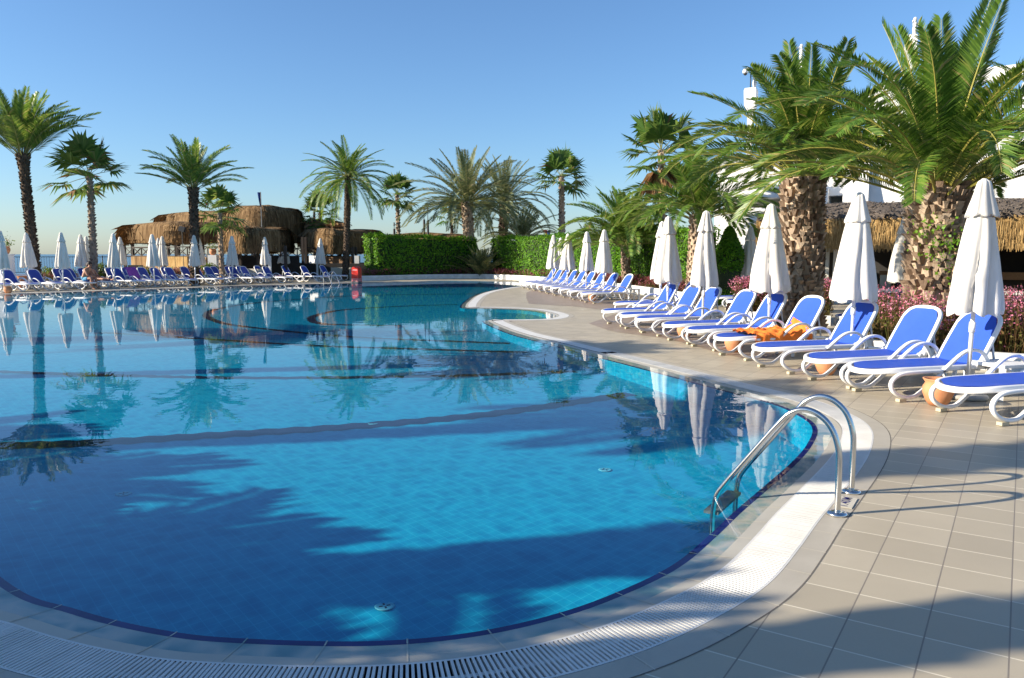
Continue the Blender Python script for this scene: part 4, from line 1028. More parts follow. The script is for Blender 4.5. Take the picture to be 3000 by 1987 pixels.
thatch_roof('roof', pav, (-13.5, 53.9), (-10.5, 58.9), 3.2, 1.72, 3.35, .5, seed=5)
thatch_roof('roof', pav, gx(890, 58), gx(1010, 58), 3.0, 2.2, 4.05, .5, seed=6, strands=1800)
def post(px, Y, z0, z1, w=.16, name='post', mat='darkwood'):
    mb = MB(); mb.box(-w / 2, w / 2, -w / 2, w / 2, 0, z1 - z0); x, y = gx(px, Y); return mb.build(name, M[mat], pav, loc=(x, y, z0))
for px, Y in [(396, 51.5), (500, 50), (526, 49), (600, 48), (372, 55), (470, 53), (708, 46.8), (760, 46.5), (840, 46.3), (891, 53), (900, 53.4), (930, 55), (1000, 54.5), (1036, 53.8), (1045, 54.2), (1085, 54)]:
    post(px, Y, 0, 2.75 if px < 690 or 880 < px < 905 else 2.1, .26 if px == 526 else .16)
def wallbox(name, pa, Ya, pb, Yb, z0, z1, mat, th=.12, parent=None):
    a = Vector((*gx(pa, Ya), 0)); b = Vector((*gx(pb, Yb), 0)); T = (b - a); L = T.length; T.normalize()
    mb = MB(); mb.box(0, L, -th / 2, th / 2, z0, z1); o = mb.build(name, M[mat] if isinstance(mat, str) else mat, parent or pav, loc=(a.x, a.y, 0)); o.rotation_euler = (0, 0, math.atan2(T.y, T.x)); return o
def xrail(pa, Ya, pb, Yb, z0, z1, nx):
    a = Vector((*gx(pa, Ya), 0)); b = Vector((*gx(pb, Yb), 0)); mb = MB(); d = (b - a) / nx
    for z in (z0, z1): mb.tube([a + Vector((0, 0, z)), b + Vector((0, 0, z))], .035, 6)
    for k in range(nx):
        p, q = a + d * k, a + d * (k + 1)
        mb.tube([p + Vector((0, 0, z0)), q + Vector((0, 0, z1))], .028, 5); mb.tube([p + Vector((0, 0, z1)), q + Vector((0, 0, z0))], .028, 5)
        mb.tube([p + Vector((0, 0, z0 - .1)), p + Vector((0, 0, z1 + .03))], .04, 6)
    return mb.build('railing', M['darkwood'], pav)
xrail(396, 51.3, 526, 48.9, 1.48, 2.05, 5); xrail(526, 48.9, 645, 46.9, 1.48, 2.05, 4); xrail(375, 56, 470, 54, 1.48, 2.05, 4)
xrail(845, 54.5, 905, 53.4, 1.45, 2.0, 2); xrail(900, 53.4, 965, 54.5, 1.45, 2.05, 3); xrail(955, 54.3, 1035, 53.8, 1.45, 2.0, 4); xrail(700, 50, 850, 50, 1.5, 2.0, 6)
wallbox('straw_panel', 392, 51.2, 480, 49.6, .1, 1.45, 'thatch'); wallbox('straw_panel', 495, 49.4, 556, 48.3, .1, 1.45, 'thatch_gold'); wallbox('straw_panel', 566, 48.1, 640, 47, .1, 1.42, 'thatch')
wallbox('board_wall', 952, 54.1, 1032, 53.6, .3, 1.45, 'oak'); wallbox('plinth', 972, 52.2, 1040, 52.0, 0, .72, 'cream'); wallbox('plinth', 700, 45.6, 764, 45.3, 0, .76, 'cream', .4)
wallbox('white_pier', 911, 53.0, 935, 52.6, 0, 1.5, 'whitewall', .15); wallbox('white_pier', 1043, 53, 1056, 53, .5, 1.5, 'whitewall', .5); wallbox('white_pier', 617, 46, 642, 46, 0, 1.55, 'whitewall', .4); wallbox('white_pier', 790, 46.2, 797, 46.2, .3, 1.5, 'whitewall', .2)
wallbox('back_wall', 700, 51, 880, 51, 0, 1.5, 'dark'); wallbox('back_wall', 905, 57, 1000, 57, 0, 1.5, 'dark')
mb = MB()
for k in range(6): mb.box(-2.2, .5, -k * .32, .1, 1.0 - k * .17 - .17, 1.0 - k * .17)
x, y = gx(905, 53.5); mb.build('steps', M['darkwood'], pav, loc=(x, y, 0))
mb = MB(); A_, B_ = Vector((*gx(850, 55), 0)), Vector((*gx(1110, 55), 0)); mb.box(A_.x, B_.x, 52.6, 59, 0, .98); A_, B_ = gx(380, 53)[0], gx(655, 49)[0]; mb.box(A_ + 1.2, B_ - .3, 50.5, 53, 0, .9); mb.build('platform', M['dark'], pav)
# leaning shade cloths and dead fronds
r = random.Random(9); mb = MB(); x, y = gx(975, 56)
for k in range(26):
    a = r.uniform(0, 6.28); d = Vector((math.cos(a), math.sin(a) * .6, r.uniform(.1, .5))); p = Vector((x + r.gauss(0, .6), y, 3.5)); frond(mb, p, a, r.uniform(.2, .7), r.uniform(.8, 1.5), 1.2, 14, .06, .22, r, 0)
mb.build('dry_fronds', M['deadfan'], pav)
t2 = thing('straw_hut', 'low straw roof showing above the dark hedge', 'hut'); thatch_roof('roof', t2, gx(1140, 63), gx(1385, 62), 4.5, 1.9, 3.25, .4, seed=8, strands=1800)
for px in (1160, 1360):
    mb = MB(); mb.lathe([(.08, 0), (.08, 2.3)], 8); x, y = gx(px, 62.5); mb.build('post', M['darkwood'], t2, loc=(x, y, 0))
t2 = thing('straw_hut', 'tiny yellowish straw roof tip above the long bright hedge', 'hut'); thatch_roof('roof', t2, gx(1545, 75), gx(1595, 75), 1.5, 1.9, 3.2, .3, 'thatch_gold', 9, 400)
mb = MB(); mb.lathe([(.08, 0), (.08, 2.2)], 8); x, y = gx(1570, 75); mb.build('post', M['darkwood'], t2, loc=(x, y, 0))
# ---------------------------------------------------------------- railing by the sea
A = Vector((-37, 48.3, 0)); B = Vector((-26.2, 55.1, 0)); fn = thing('metal_fence', 'black iron railing in front of the sea', 'fence'); T = (B - A); L = T.length; T.normalize()
pk = [MB(), MB()]; rl = MB(); nb = int(L / .15)
rl.tube([A + Vector((0, 0, 1.42)), B + Vector((0, 0, 1.42))], .025, 6); rl.tube([A + Vector((0, 0, .42)), B + Vector((0, 0, .42))], .02, 6)
for k in range(nb):
    p = A + T * (k * .15); pk[0].tube([p + Vector((0, 0, .42)), p + Vector((0, 0, 1.42))], .009, 5)
    if k % 4 == 2: pk[0].lathe([(.006, 1.0), (.03, 1.06), (.006, 1.12)], 6, cx=p.x, cy=p.y)
rl.build('rail', M['black_metal'], fn); o = pk[0].build('pickets', M['black_metal'], fn)
for k in range(0, nb, 14):
    p = A + T * (k * .15); mb = MB(); mb.tube([(p.x, p.y, .2), (p.x, p.y, 1.5)], .035, 8); mb.build('post', M['black_metal'], fn)
mb = MB(); mb.tube([A + Vector((0, 0, .14)), B + Vector((0, 0, .14))], .17, 4); mb.build('plinth', M['kerb'], fn)
# white planter pillar with pot
def pot_mesh(s=1.0, mat='terracotta'):
    mb = MB(); mb.lathe([(.085 * s, 0), (.12 * s, .05 * s), (.155 * s, .14 * s), (.15 * s, .2 * s), (.125 * s, .24 * s), (.15 * s, .275 * s), (.155 * s, .285 * s), (.135 * s, .285 * s), (.11 * s, .245 * s), (.11 * s, .16 * s)], 20); return mb
def pot(name, label, x, y, z=0.0, s=1.0, plant=0, group='terracotta pots'):
    t = thing(name, label, 'pot', (x, y, z), 0, group); pot_mesh(s).build('clay_body', M['terracotta'], t, True)
    mb = MB(); mb.lathe([(.11 * s, .19 * s), (.02, .2 * s)], 14); mb.build('fill', M['soil'], t)
    if plant:
        r = random.Random(plant); mb = MB(); leaf_scatter(mb, [((r.gauss(0, .13) * s, r.gauss(0, .13) * s, .3 * s + abs(r.gauss(0, .14)) * s), (r.gauss(0, 1), r.gauss(0, 1), 1)) for _ in range(170)], r, .03, .08, 0)
        leaf_scatter(mb, [((r.gauss(0, .13) * s, r.gauss(0, .13) * s, .42 * s + abs(r.gauss(0, .1)) * s), (0, 0, 1)) for _ in range(18)], r, .02, .05, 1); mb.build('foliage', [M['shrub'], M['redflag']], t)
    return t
wp = thing('white_pillar', 'low white wall block carrying a potted plant at the far left', 'wall', (*gx(14, 36), 0)); mb = MB(); mb.box(-.35, .35, -.35, .35, 0, 1.55); mb.box(-.39, .39, -.39, .39, 1.55, 1.61); mb.build('render', M['whitewall'], wp)
pot('plant_pot', 'clay pot with a red flowering plant on the white block at the far left', gx(26, 36)[0], 36, 1.61, 1.25, 3)
pot('plant_pot', 'clay pot with flowers on the white pier before the pavilion', gx(629, 46)[0], 46, 1.55, 1.3, 4)
pot('clay_pot', 'broad clay pot behind the far loungers near the tall left palm', gx(71, 37.3)[0], 37.3, 0, 2.0, 0)
for k, (px, py, s, lab) in enumerate([(2746, 1188, 1.0, 'bright clay pot beside the nearest parasol pole'), (2150, 1032, 1.0, 'clay pot under the lounger with the orange towel'), (2005, 990, .95, 'clay pot in the shade under the second lounger beyond the orange towel'), (2143, 922, 1.0, 'clay pot under a lounger behind the second row'), (1735, 884, .9, 'pale clay pot under the nearest lounger of the rounded deck'), (1581, 846, .9, 'clay pot among the middle loungers of the rounded deck'), (2420, 1098, .95, 'clay pot hidden behind the foot of the third lounger from the right'), (24, 860, 1.0, 'clay pot between the two leftmost loungers across the pool')]):
    p = at(px, py); pot('clay_pot', lab, p.x, p.y, .005, s)

# ================================================================== straw roofed bar on the right, hotel behind
bar = thing('straw_bar', 'open bar with a long grey and golden straw roof on the right', 'bar')
XL = gx(2206, 26.6)[0]; XR = 34.0; YF = 26.5
TH = R_(28); CT, ST = math.cos(TH), math.sin(TH)
def along(px, X0, Y0):
    k = (px - 1500) / F; return X0 + (Y0 * k - X0) / (CT + k * ST)      # local x where the slanted front meets the sight line
def swing(o, X0, Y0):
    o.rotation_euler = (0, 0, -TH); o.location = (X0 - (X0 * CT + Y0 * ST), Y0 - (-X0 * ST + Y0 * CT), 0)
def swung(x, y, X0, Y0):
    dx, dy = x - X0, y - Y0; return X0 + dx * CT + dy * ST, Y0 - dx * ST + dy * CT
swing(bar, XL, YF)
mb = MB(); r = random.Random(4); n = 120
prof = [(YF, 2.68), (YF + .25, 2.86), (YF + .9, 3.0), (YF + 2.2, 3.28), (YF + 3.2, 3.42), (YF + 4.4, 3.3), (YF + 5.2, 2.7)]
mb.rings([[(XL + (XR - XL) * j / n, y + .03 * math.sin(j * 1.3), z + .03 * math.sin(j * .7 + y) + r.gauss(0, .012)) for j in range(n + 1)] for y, z in prof], False, False)
for _ in range(4200):
    x = r.uniform(XL, XR); k = r.randrange(1, 5); y0, z0 = prof[k]; y1, z1 = prof[k - 1]; u = r.random(); y = y0 + (y1 - y0) * u; z = z0 + (z1 - z0) * u + .03; l = r.uniform(.1, .3)
    mb.quad((x, y, z), (x + .025, y, z), (x + r.gauss(.012, .03), y - l, z - l * .22 + r.uniform(0, .05)), (x + r.gauss(0, .03), y - l, z - l * .24))
mb.build('roof', M['thatch_grey'], bar)
mb = MB(); ze = 1.78
mb.rings([[(XL + (XR - XL) * j / n, y + .05 * math.sin(j * 2.1) * (1 if z < 2.5 else .4), z + (r.gauss(0, .03) if z < 1.9 else 0)) for j in range(n + 1)] for y, z in [(YF + .2, ze + .02), (YF + .02, ze), (YF - .04, 2.2), (YF - .03, 2.55), (YF + .06, 2.72)]], False, False)
mb.rings([[(XL - .05, YF + .2 + k * .45, ze), (XL - .12, YF + .1 + k * .45, 2.2), (XL + .05, YF + .2 + k * .45, 2.75)] for k in range(12)], False, False)
for _ in range(9000):
    u = r.random(); side = r.random() < .05
    x = XL - .13 if side else r.uniform(XL - .05, XR); y = r.uniform(YF, YF + 4.5) if side else YF - .06 + r.gauss(0, .02); z = r.uniform(1.85, 2.76); l = r.uniform(.15, .5); z2 = max(z - l, ze - r.uniform(0, .14)); w = r.uniform(.006, .014); dx = r.gauss(0, .02)
    if side: mb.quad((x, y - w, z), (x, y + w, z), (x + dx, y + w * .5, z2), (x + dx, y - w * .5, z2))
    else: mb.quad((x - w, y, z), (x + w, y, z), (x + dx + w * .5, y - .015, z2), (x + dx - w * .5, y - .015, z2))
mb.build('fringe', M['thatch_gold'], bar)
wb = lambda name, px0, px1, Y, z0, z1, mat, th=.12: (lambda m_: (m_.box(along(min(px0, 3900), XL, YF), along(min(px1, 3900), XL, YF), Y - th / 2, Y + th / 2, z0, z1), m_.build(name, M[mat], bar))[1])(MB())
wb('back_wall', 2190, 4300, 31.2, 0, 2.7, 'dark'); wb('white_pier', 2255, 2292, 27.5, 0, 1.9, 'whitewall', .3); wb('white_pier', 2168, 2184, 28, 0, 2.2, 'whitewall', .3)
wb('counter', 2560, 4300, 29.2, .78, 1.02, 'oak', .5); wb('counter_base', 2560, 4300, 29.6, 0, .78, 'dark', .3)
wb('low_wall', 2440, 4300, 27.0, .38, .50, 'whitewall', .14); wb('low_wall', 2440, 4300, 27.0, -.02, .12, 'whitewall', .14)
wb('curtain', 2409, 2420, 27.0, 0, 1.85, 'cream', .1); wb('curtain', 2424, 2458, 27.8, 0, 1.85, 'whitewall', .1)
for px in (2470, 2800, 3100): wb('post', px, px + 8, 27.2, 0, 2.6, 'darkwood', .12)
mb = MB(); x0, x1 = along(2560, XL, YF), along(3500, XL, YF); k = 0; x = x0
while x < x1:
    for a, b in (((0, .12), (.26, .38)), ((.26, .12), (0, .38))): mb.tube([(x + a[0], 27.0, a[1]), (x + b[0], 27.0, b[1])], .014, 5)
    mb.tube([(x + .13 + .075 * math.cos(q * .785), 26.99, .25 + .075 * math.sin(q * .785)) for q in range(9)], .012, 5); x += .26
mb.build('lattice_panel', M['grey_metal'], bar)
def chair(px, Y, label):
    t = thing('woven_chair', label, 'chair', (*gx(px, Y), 0), .4, 'woven chairs under the straw bar'); m = MB(); m.box(-.22, .22, -.22, .22, .42, .47); m.build('seat', M['cream'], t)
    m = MB(); m.box(-.22, .22, .19, .23, .47, .92); m.build('backrest', M['cream'], t)
    for a in (-1, 1):
        for b in (-1, 1): m = MB(); m.tube([(a * .2, b * .2, 0), (a * .19, b * .19, .43)], .016, 6); m.build('leg', M['grey_metal'], t)
chair(2607, 25.6, 'grey woven chair under the straw bar left of the nearest palm'); chair(2470, 26.0, 'grey woven chair behind the flowers beside the second thick palm')
# hotel
hot = thing('hotel_building', 'white hotel building with terraces and pillars behind the palms', 'building')
YH = 36.0
XH = (2082 - 1500) / F * YH; swing(hot, XH, YH)
hx = lambda px: along(min(px, 4000), XH, YH)
hz = lambda y, px=2320: CAMH + (745 - y) / F * (YH - ST * (hx(px) - XH))
def hb(name, p0, p1, y0, y1, d0=0.0, d1=3.0, mat='whitewall', parent=None):
    m_ = MB(); m_.box(hx(p0), hx(p1), YH + d0, YH + d1, max(0, hz(y1, p0)), hz(y0, p0)); return m_.build(name, M[mat], parent or hot)
hb('wall', 2490, 4700, 432, 900, 0, 8)                # plain wall on the right
hb('wall', 2082, 2490, 614, 900, .3, 8)               # lower storey parapet
hb('wall', 2082, 2490, 470, 586, .4, 8)               # storey above the balcony opening
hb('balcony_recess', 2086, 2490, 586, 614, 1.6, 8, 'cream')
hb('wall', 2300, 2412, 560, 616, .1, 1.6); hb('wall', 2455, 2495, 560, 616, .1, 1.6)
m_ = MB(); P = [(hx(2470), YH - 1.3, 0), (hx(2535), YH - 1.3, 0), (hx(2535), YH, 0), (hx(2470), YH, 0)]; Q = [(hx(2505), YH - .15, hz(470)), (hx(2530), YH - .15, hz(470)), (hx(2530), YH, hz(470)), (hx(2505), YH, hz(470))]; m_.rings([P, Q]); m_.build('buttress', M['whitewall'], hot)
bal = MB()
for k in range(46):
    x = hx(2090) + k * .17; bal.lathe([(.03, hz(492)), (.055, hz(488)), (.03, hz(482)), (.045, hz(474))], 8, cx=x, cy=YH + .6)
bal.box(hx(2085), hx(2600), YH + .5, YH + .72, hz(474), hz(469)); bal.build('balustrade', M['whitewall'], hot)
for p0, p1, yt, yb in ((2157, 2192, 272, 560), (2286, 2321, 196, 560), (2609, 2647, 124, 560)):
    m_ = MB(); x0, x1 = hx(p0), hx(p1); w = .06
    c = (x0 + x1) / 2; hw_ = (x1 - x0) / 2; rg = []
    for y, k in ((yb, .42), (yt + 70, .42), (yt + 62, .62), (yt + 50, .9), (yt + 8, 1.0), (yt, .86)):
        rg.append([(c - hw_ * k, YH + .5 - hw_ * k, hz(y, p0)), (c + hw_ * k, YH + .5 - hw_ * k, hz(y, p0)), (c + hw_ * k, YH + .5 + hw_ * k, hz(y, p0)), (c - hw_ * k, YH + .5 + hw_ * k, hz(y, p0))])
    m_.rings(rg); m_.build('pillar', M['whitewall'], hot)
hb('terrace_beam', 2800, 4200, 207, 245, 1, 1.5); hb('terrace_post', 2960, 2985, 245, 440, 1.05, 1.45); hb('terrace_post', 3180, 3205, 245, 440, 1.05, 1.45)
m_ = MB(); n = 12
m_.rings([[(hx(2576) + 1.0 * math.cos(math.pi * k / n), YH + d, hz(300) + .75 * math.sin(math.pi * k / n)) for k in range(n + 1)] + [(hx(2576) - 1.0, YH + d, hz(440)), (hx(2576) + 1.0, YH + d, hz(440))] for d in (2.0, 2.4)]); m_.build('arched_gable', M['whitewall'], hot)
# stone figures on the pillars
def figure(label, px, ytop_):
    z = hz(ytop_, px) - .01; t = thing('stone_figure', label, 'statue', (*swung(hx(px), YH + .5, XH, YH), z), 0, 'small stone figures on the white pillars'); s = .62
    m_ = MB(); m_.lathe([(.16 * s, 0), (.17 * s, .06 * s), (.1 * s, .1 * s), (.13 * s, .25 * s), (.15 * s, .45 * s), (.12 * s, .62 * s), (.14 * s, .78 * s), (.12 * s, .86 * s), (.05 * s, .92 * s), (.09 * s, .98 * s), (.115 * s, 1.07 * s), (.09 * s, 1.17 * s), (.02, 1.2 * s)], 14)
    m_.tube([(.12 * s, 0, .82 * s), (.24 * s, -.05, .68 * s), (.14 * s, -.13, .66 * s)], [.045 * s, .04 * s, .03 * s], 7); m_.tube([(-.12 * s, 0, .82 * s), (-.2 * s, -.06, .95 * s), (-.08 * s, -.1, 1.02 * s)], [.045 * s, .04 * s, .03 * s], 7)
    m_.build('stone', M['statue'], t, True)
figure('white stone figure on the leftmost pillar beside the camera mast', 2184, 271); figure('white stone figure on the middle pillar above the second thick palm', 2315, 195); figure('white stone figure on the highest pillar behind the nearest palm', 2637, 123)
t = thing('camera_mast', 'dome camera hanging from a thin mast above the leftmost pillar', 'security camera', (*swung(hx(2175), YH + .3, XH, YH), hz(271, 2175)))
m_ = MB(); m_.tube([(0, 0, 0), (0, 0, .82)], .028, 8); m_.build('mast', M['black_metal'], t); m_ = MB(); m_.tube([(0, 0, .80), (-.12, -.02, .84), (-.26, -.04, .78)], [.05, .055, .05], 8); m_.lathe([(.11, .62), (.125, .7), (.10, .78), (.03, .82)], 14, cx=-.26, cy=-.04); m_.build('housing', M['white_plastic'], t, True)
m_ = MB(); m_.lathe([(.02, .53), (.07, .56), (.09, .62)], 12, cx=-.26, cy=-.04); m_.build('dome', M['black_metal'], t, True)

# ================================================================== small things
# ladders
def ladder(label, base_mid, poolward, width, group):
    d = Vector((poolward[0], poolward[1], 0)).normalized(); t = thing('pool_ladder', label, 'pool ladder', (base_mid.x, base_mid.y, 0), math.atan2(d.y, d.x), group)
    pr = spline([(0, 0, 0), (0, 0, .28), (.01, 0, .42), (.055, 0, .54), (.13, 0, .613), (.215, 0, .637), (.30, 0, .605), (.37, 0, .53), (.52, 0, .33), (.70, 0, .085), (.755, 0, -.01), (.775, 0, -.12), (.78, 0, -.3), (.78, 0, -.92)], 5)
    for s in (-1, 1):
        mb = MB(); mb.tube([p + Vector((0, s * width / 2, 0)) for p in pr], .0185, 14); rl = mb.build('rail', M['steel'], t, True)
        mb = MB(); mb.lathe([(.062, 0), (.062, .012), (.05, .02), (.026, .024)], 24, cy=s * width / 2); mb.build('flange', M['steel'], rl, True)
    for z in (-.12, -.38, -.64):
        mb = MB(); mb.box(.74, .84, -width / 2, width / 2, z - .02, z); mb.build('step', M['grey_metal'], t)
b1, b2 = at(2452, 1508), at(2494, 1443); mid = (b1 + b2) / 2; w_ = (b2 - b1).normalized()
ladder('near polished steel pool ladder at the curved pool edge', mid, (-w_.y, w_.x), (b2 - b1).length, 'pool ladders')
e1 = min(RIM, key=lambda p: (p - at(985, 830.5)).length); i1 = RIM.index(e1)
ladder('far steel pool ladder beside the last lounger across the pool', e1 + NRM[i1] * .62, tuple((-NRM[i1])[:2]), .52, 'pool ladders')
# depth mark
sg = thing('depth_mark', 'pale tile with dark blue depth lettering between the ladder feet', 'depth mark', (mid.x + .01, mid.y + .005, .003), math.atan2(w_.y, w_.x))
mb = MB(); mb.box(-.12, .12, -.055, .055, 0, .003); mb.build('plate', simple('pale_sign_tile', (.5, .47, .38), (.56, .52, .43), 6, .5), sg)
cu = bpy.data.curves.new('lettering', 'FONT'); cu.body = '1.40M'; cu.size = .078; cu.align_x = 'CENTER'; cu.align_y = 'CENTER'; cu.space_character = 1.15; cu.offset = .0012
to = bpy.data.objects.new('tmp_text', cu); COL.objects.link(to); bpy.context.view_layer.update()
me = bpy.data.meshes.new_from_object(to.evaluated_get(bpy.context.evaluated_depsgraph_get())); bpy.data.objects.remove(to)
me.materials.clear(); me.materials.append(M['rim']); o = bpy.data.objects.new('lettering', me); COL.objects.link(o); o.parent = sg; o.location = (0, 0, .0045)
# red bin
Y = 44.2; t = thing('red_bin', 'red rounded bin with white stripes beside the kerb across the pool', 'bin', ((1041 - 1500) / F * Y, Y, 0), -.25)
mb = MB(); w = .2; pr = [(-w, .06), (w, .06), (w, .72)] + [(w * math.cos(math.pi * k / 10), .72 + w * math.sin(math.pi * k / 10)) for k in range(1, 10)] + [(-w, .72)]
mb.rings([[(x, d, z) for x, z in pr] for d in (-.02, .46)]); mb.build('body', M['red'], t)
mb = MB(); mb.box(-.15, .15, -.026, -.021, .70, .725); mb.build('slot', M['white_plastic'], t)
for z in (.20, .10): mb = MB(); mb.box(-.203, .203, -.026, .4, z - .012, z + .012); mb.build('stripe', M['white_plastic'], t)
mb = MB(); mb.box(-.22, .22, -.04, .48, 0, .06); mb.build('base', M['grey_metal'], t)
# lamp posts and flags
def lamp(px, Y, z0, z1, z2, label):
    t = thing('lamp_post', label, 'lamp post', (*gx(px, Y), 0), 0, 'thin dark lamp posts'); mb = MB(); mb.lathe([(.09, 0), (.09, z1)], 10); mb.lathe([(.03, z1), (.025, z2)], 8); mb.build('pole', M['black_metal'], t); mb = MB(); mb.lathe([(.04, z2), (.06, z2 + .05), (.05, z2 + .25), (.01, z2 + .3)], 10); mb.build('lamp_head', M['black_metal'], t)
for px, Y, y1, y2, lab in [(927, 57, 623, 595, 'dark lamp post beside the small fan palm at the pavilion'), (1245, 60, 645, 618, 'left one of the two thin dark lamp posts above the hedge'), (1256, 60, 648, 621, 'right one of the two thin dark lamp posts above the hedge'), (1158, 60, 672, 664, 'short dark post tip left of the slender fan palm')]:
    lamp(px, Y, 0, CAMH + (745 - y1) / F * Y, CAMH + (745 - y2) / F * Y, lab)
def flag(px, Y, ytip, cols, label, w=.25, h=.85, zb=0):
    zt = CAMH + (745 - ytip) / F * Y; t = thing('flag_pole', label, 'flag', (*gx(px, Y), zb), 0); mb = MB(); mb.lathe([(.035, 0), (.025, zt - zb)], 8); mb.build('pole', M['grey_metal'] if cols[0] == 'navy_flag' else M['white_plastic'], t)
    z = zt - zb - .03
    for c in cols:
        mb = MB(); n = 6; hh = h / len(cols)
        mb.rings([[(-w * u * (1 - (.75 if len(cols) == 1 else .1) * (1 - v)), .05 * math.sin(u * 4 + v * 2), z - hh + hh * v) for u in [k / n for k in range(n + 1)]] for v in (0, .5, 1)], False, False); mb.build('flag_cloth', M[c], t); z -= hh
flag(774, 52, 566, ['navy_flag'], 'navy pennant on a pole above the straw pavilion roofs', .22, .95, 2.6)
flag(1603, 80, 674, ['redflag'], 'small red flag beyond the bright hedge', .4, .7); flag(1611, 80, 676, ['navy_flag'], 'white pole with a small blue flag beyond the bright hedge', .35, 1.6)
t = thing('flood_light', 'black floodlight on a thin pole before the straw pavilion', 'floodlight', (*gx(542, 46), 0)); mb = MB(); mb.lathe([(.022, 0), (.02, 2.95)], 8); mb.build('pole', M['black_metal'], t)
mb = MB(); mb.box(-.17, .17, -.1, .12, 0, .27, mat=Matrix.Translation((-.02, -.05, 2.92)) @ Matrix.Rotation(.3, 4, 'Y')); mb.build('lamp_head', M['black_metal'], t)
# side tables
def table(px, py, label, rz=0):
    p = at(px, py); t = thing('side_table', label, 'side table', (p.x, p.y, .004), rz, 'white plastic side tables')
    mb = MB(); w = .23; mb.rings([[(sx * (w - q), sy * (w - q), z) for sx, sy in ((1, .9), (.9, 1), (-.9, 1), (-1, .9), (-1, -.9), (-.9, -1), (.9, -1), (1, -.9))] for z, q in ((.36, .01), (.365, 0), (.395, 0), (.40, .01))]); mb.build('table_top', M['white_plastic'], t)
    for a in (-1, 1):
        for b in (-1, 1):
            mb = MB(); mb.rings([[(a * .2 + dx, b * .2 + dy, 0) for dx, dy in ((.03, 0), (0, .03), (-.03, 0), (0, -.03))], [(a * .19 + dx, b * .19 + dy, .36) for dx, dy in ((.045, 0), (0, .045), (-.045, 0), (0, -.045))]]); mb.build('leg', M['white_plastic'], t)
table(2925, 1165, 'white plastic side table between the two nearest loungers', .3); table(2330, 1040, 'white side table behind the lounger with the orange towel', .3); table(2100, 975, 'white side table among the front row loungers near the pool bend', .3); table(1850, 880, 'white side table behind the nearest lounger of the rounded deck', .3)
# towels
def cloth(name, label, lounger_o, fn, nu, nv, mat):
    mb = MB(); g = [[Vector(fn(i / nu, j / nv)) for j in range(nv + 1)] for i in range(nu + 1)]; mb.rings(g, False, False); mb.rings([[p + Vector((0, 0, -.006)) for p in row] for row in reversed(g)], False, False)
    o = mb.build(name, M[mat], None, True); o.location = lounger_o.location; o.rotation_euler = lounger_o.rotation_euler; tag(o, label, 'towel'); return o
LO = {o['label']: o for o in COL.objects if o.get('category') == 'sun lounger'}
find = lambda s: [o for k, o in LO.items() if s in k][0]
def orange(u, v):
    x = .38 + .82 * u + .05 * math.sin(v * 7); y = -.44 + .70 * v + .04 * math.sin(u * 11)
    edge = .17 * (.5 + .5 * math.sin(u * 4.4 + 2.2)) ; y = y + edge * (u > .35) * .4
    z = .382 + .020 * (1 + math.sin(u * 29 + v * 12 + 2 * math.sin(v * 5))) * .5 + .022 * (1 + math.sin(u * 11 - v * 23 + 1.5 * math.sin(u * 8))) * .5 + .010 * math.sin(v * 47 + u * 21 + math.sin(u * 17)) + .008
    if y < -.30: z -= (-.30 - y) * 1.35 + .02; y = -.375 + .02 * math.sin(u * 22)
    if u > .84:
        q = (u - .84) / .16; z += .04 * q
    return (x, y, z)
cloth('orange_towel', 'crumpled orange towel over the seat of a blue lounger', find('orange towel across'), orange, 110, 80, 'orange_towel')
an = R_(59); BD = Vector((math.cos(an), 0, math.sin(an))); BN = Vector((-math.sin(an), 0, math.cos(an))); BO = Vector((1.40, 0, .36))
def back_drape(y0, y1, l0, l1, amp):
    def f(u, v):
        l = l0 + (l1 - l0) * u; y = y0 + (y1 - y0) * v; p = BO + BD * min(l, .685) + BN * (.05 + amp * math.sin(v * 17 + u * 3) + .01 * math.sin(u * 13)) + Vector((0, y, 0))
        if l > .685: p = BO + BD * .69 - BN * (l - .70) + Vector((0, y, 0)) + BN * .03
        return p
    return f
cloth('purple_towel', 'purple towel draped over a lounger backrest across the pool', FRONT[6], back_drape(-.34, .34, .04, .78, .012), 16, 24, 'purple_towel')
cloth('pink_towel', 'pale pink towel lying on a lounger seat across the pool', FRONT[13], lambda u, v: (.5 + .75 * u, -.3 + .6 * v, .385 + .03 * (1 + math.sin(u * 15 + v * 6)) + .015 * math.sin(v * 19)), 24, 16, 'pink_towel')
cloth('orange_towel', 'second fold of orange towel hanging against the lounger backrest', find('orange towel across'), lambda u, v: tuple(BO + BD * (-.03 + .27 * u * (1 - .6 * v)) + BN * (.045 + .012 * math.sin(v * 17 + u * 7) + .008 * math.sin(v * 41 - u * 15)) + Vector((.02, .22 - .6 * v, -.12 * max(0, v - .8) * 5))), 24, 48, 'orange_towel')

# ================================================================== people
def body(name, joints, edges, parent, mat, root):
    idx = {k: i for i, k in enumerate(joints)}; me = bpy.data.meshes.new(name); me.from_pydata([joints[k][0] for k in joints], [(idx[a], idx[b]) for a, b in edges], [])
    o = bpy.data.objects.new(name, me); COL.objects.link(o); md = o.modifiers.new('skin', 'SKIN'); md.use_smooth_shade = True
    for k, d in zip(joints, me.skin_vertices[0].data):
        rr = joints[k][1]; d.radius = rr if isinstance(rr, tuple) else (rr, rr); d.use_root = (k == root)
    sb = o.modifiers.new('sub', 'SUBSURF'); sb.levels = 2; sb.render_levels = 2
    bpy.context.view_layer.update(); m2 = bpy.data.meshes.new_from_object(o.evaluated_get(bpy.context.evaluated_depsgraph_get())); m2.name = name
    bpy.data.objects.remove(o); m2.materials.clear(); m2.materials.append(M[mat]); o = bpy.data.objects.new(name, m2); COL.objects.link(o); o.parent = parent
    m2.polygons.foreach_set('use_smooth', [True] * len(m2.polygons)); return o
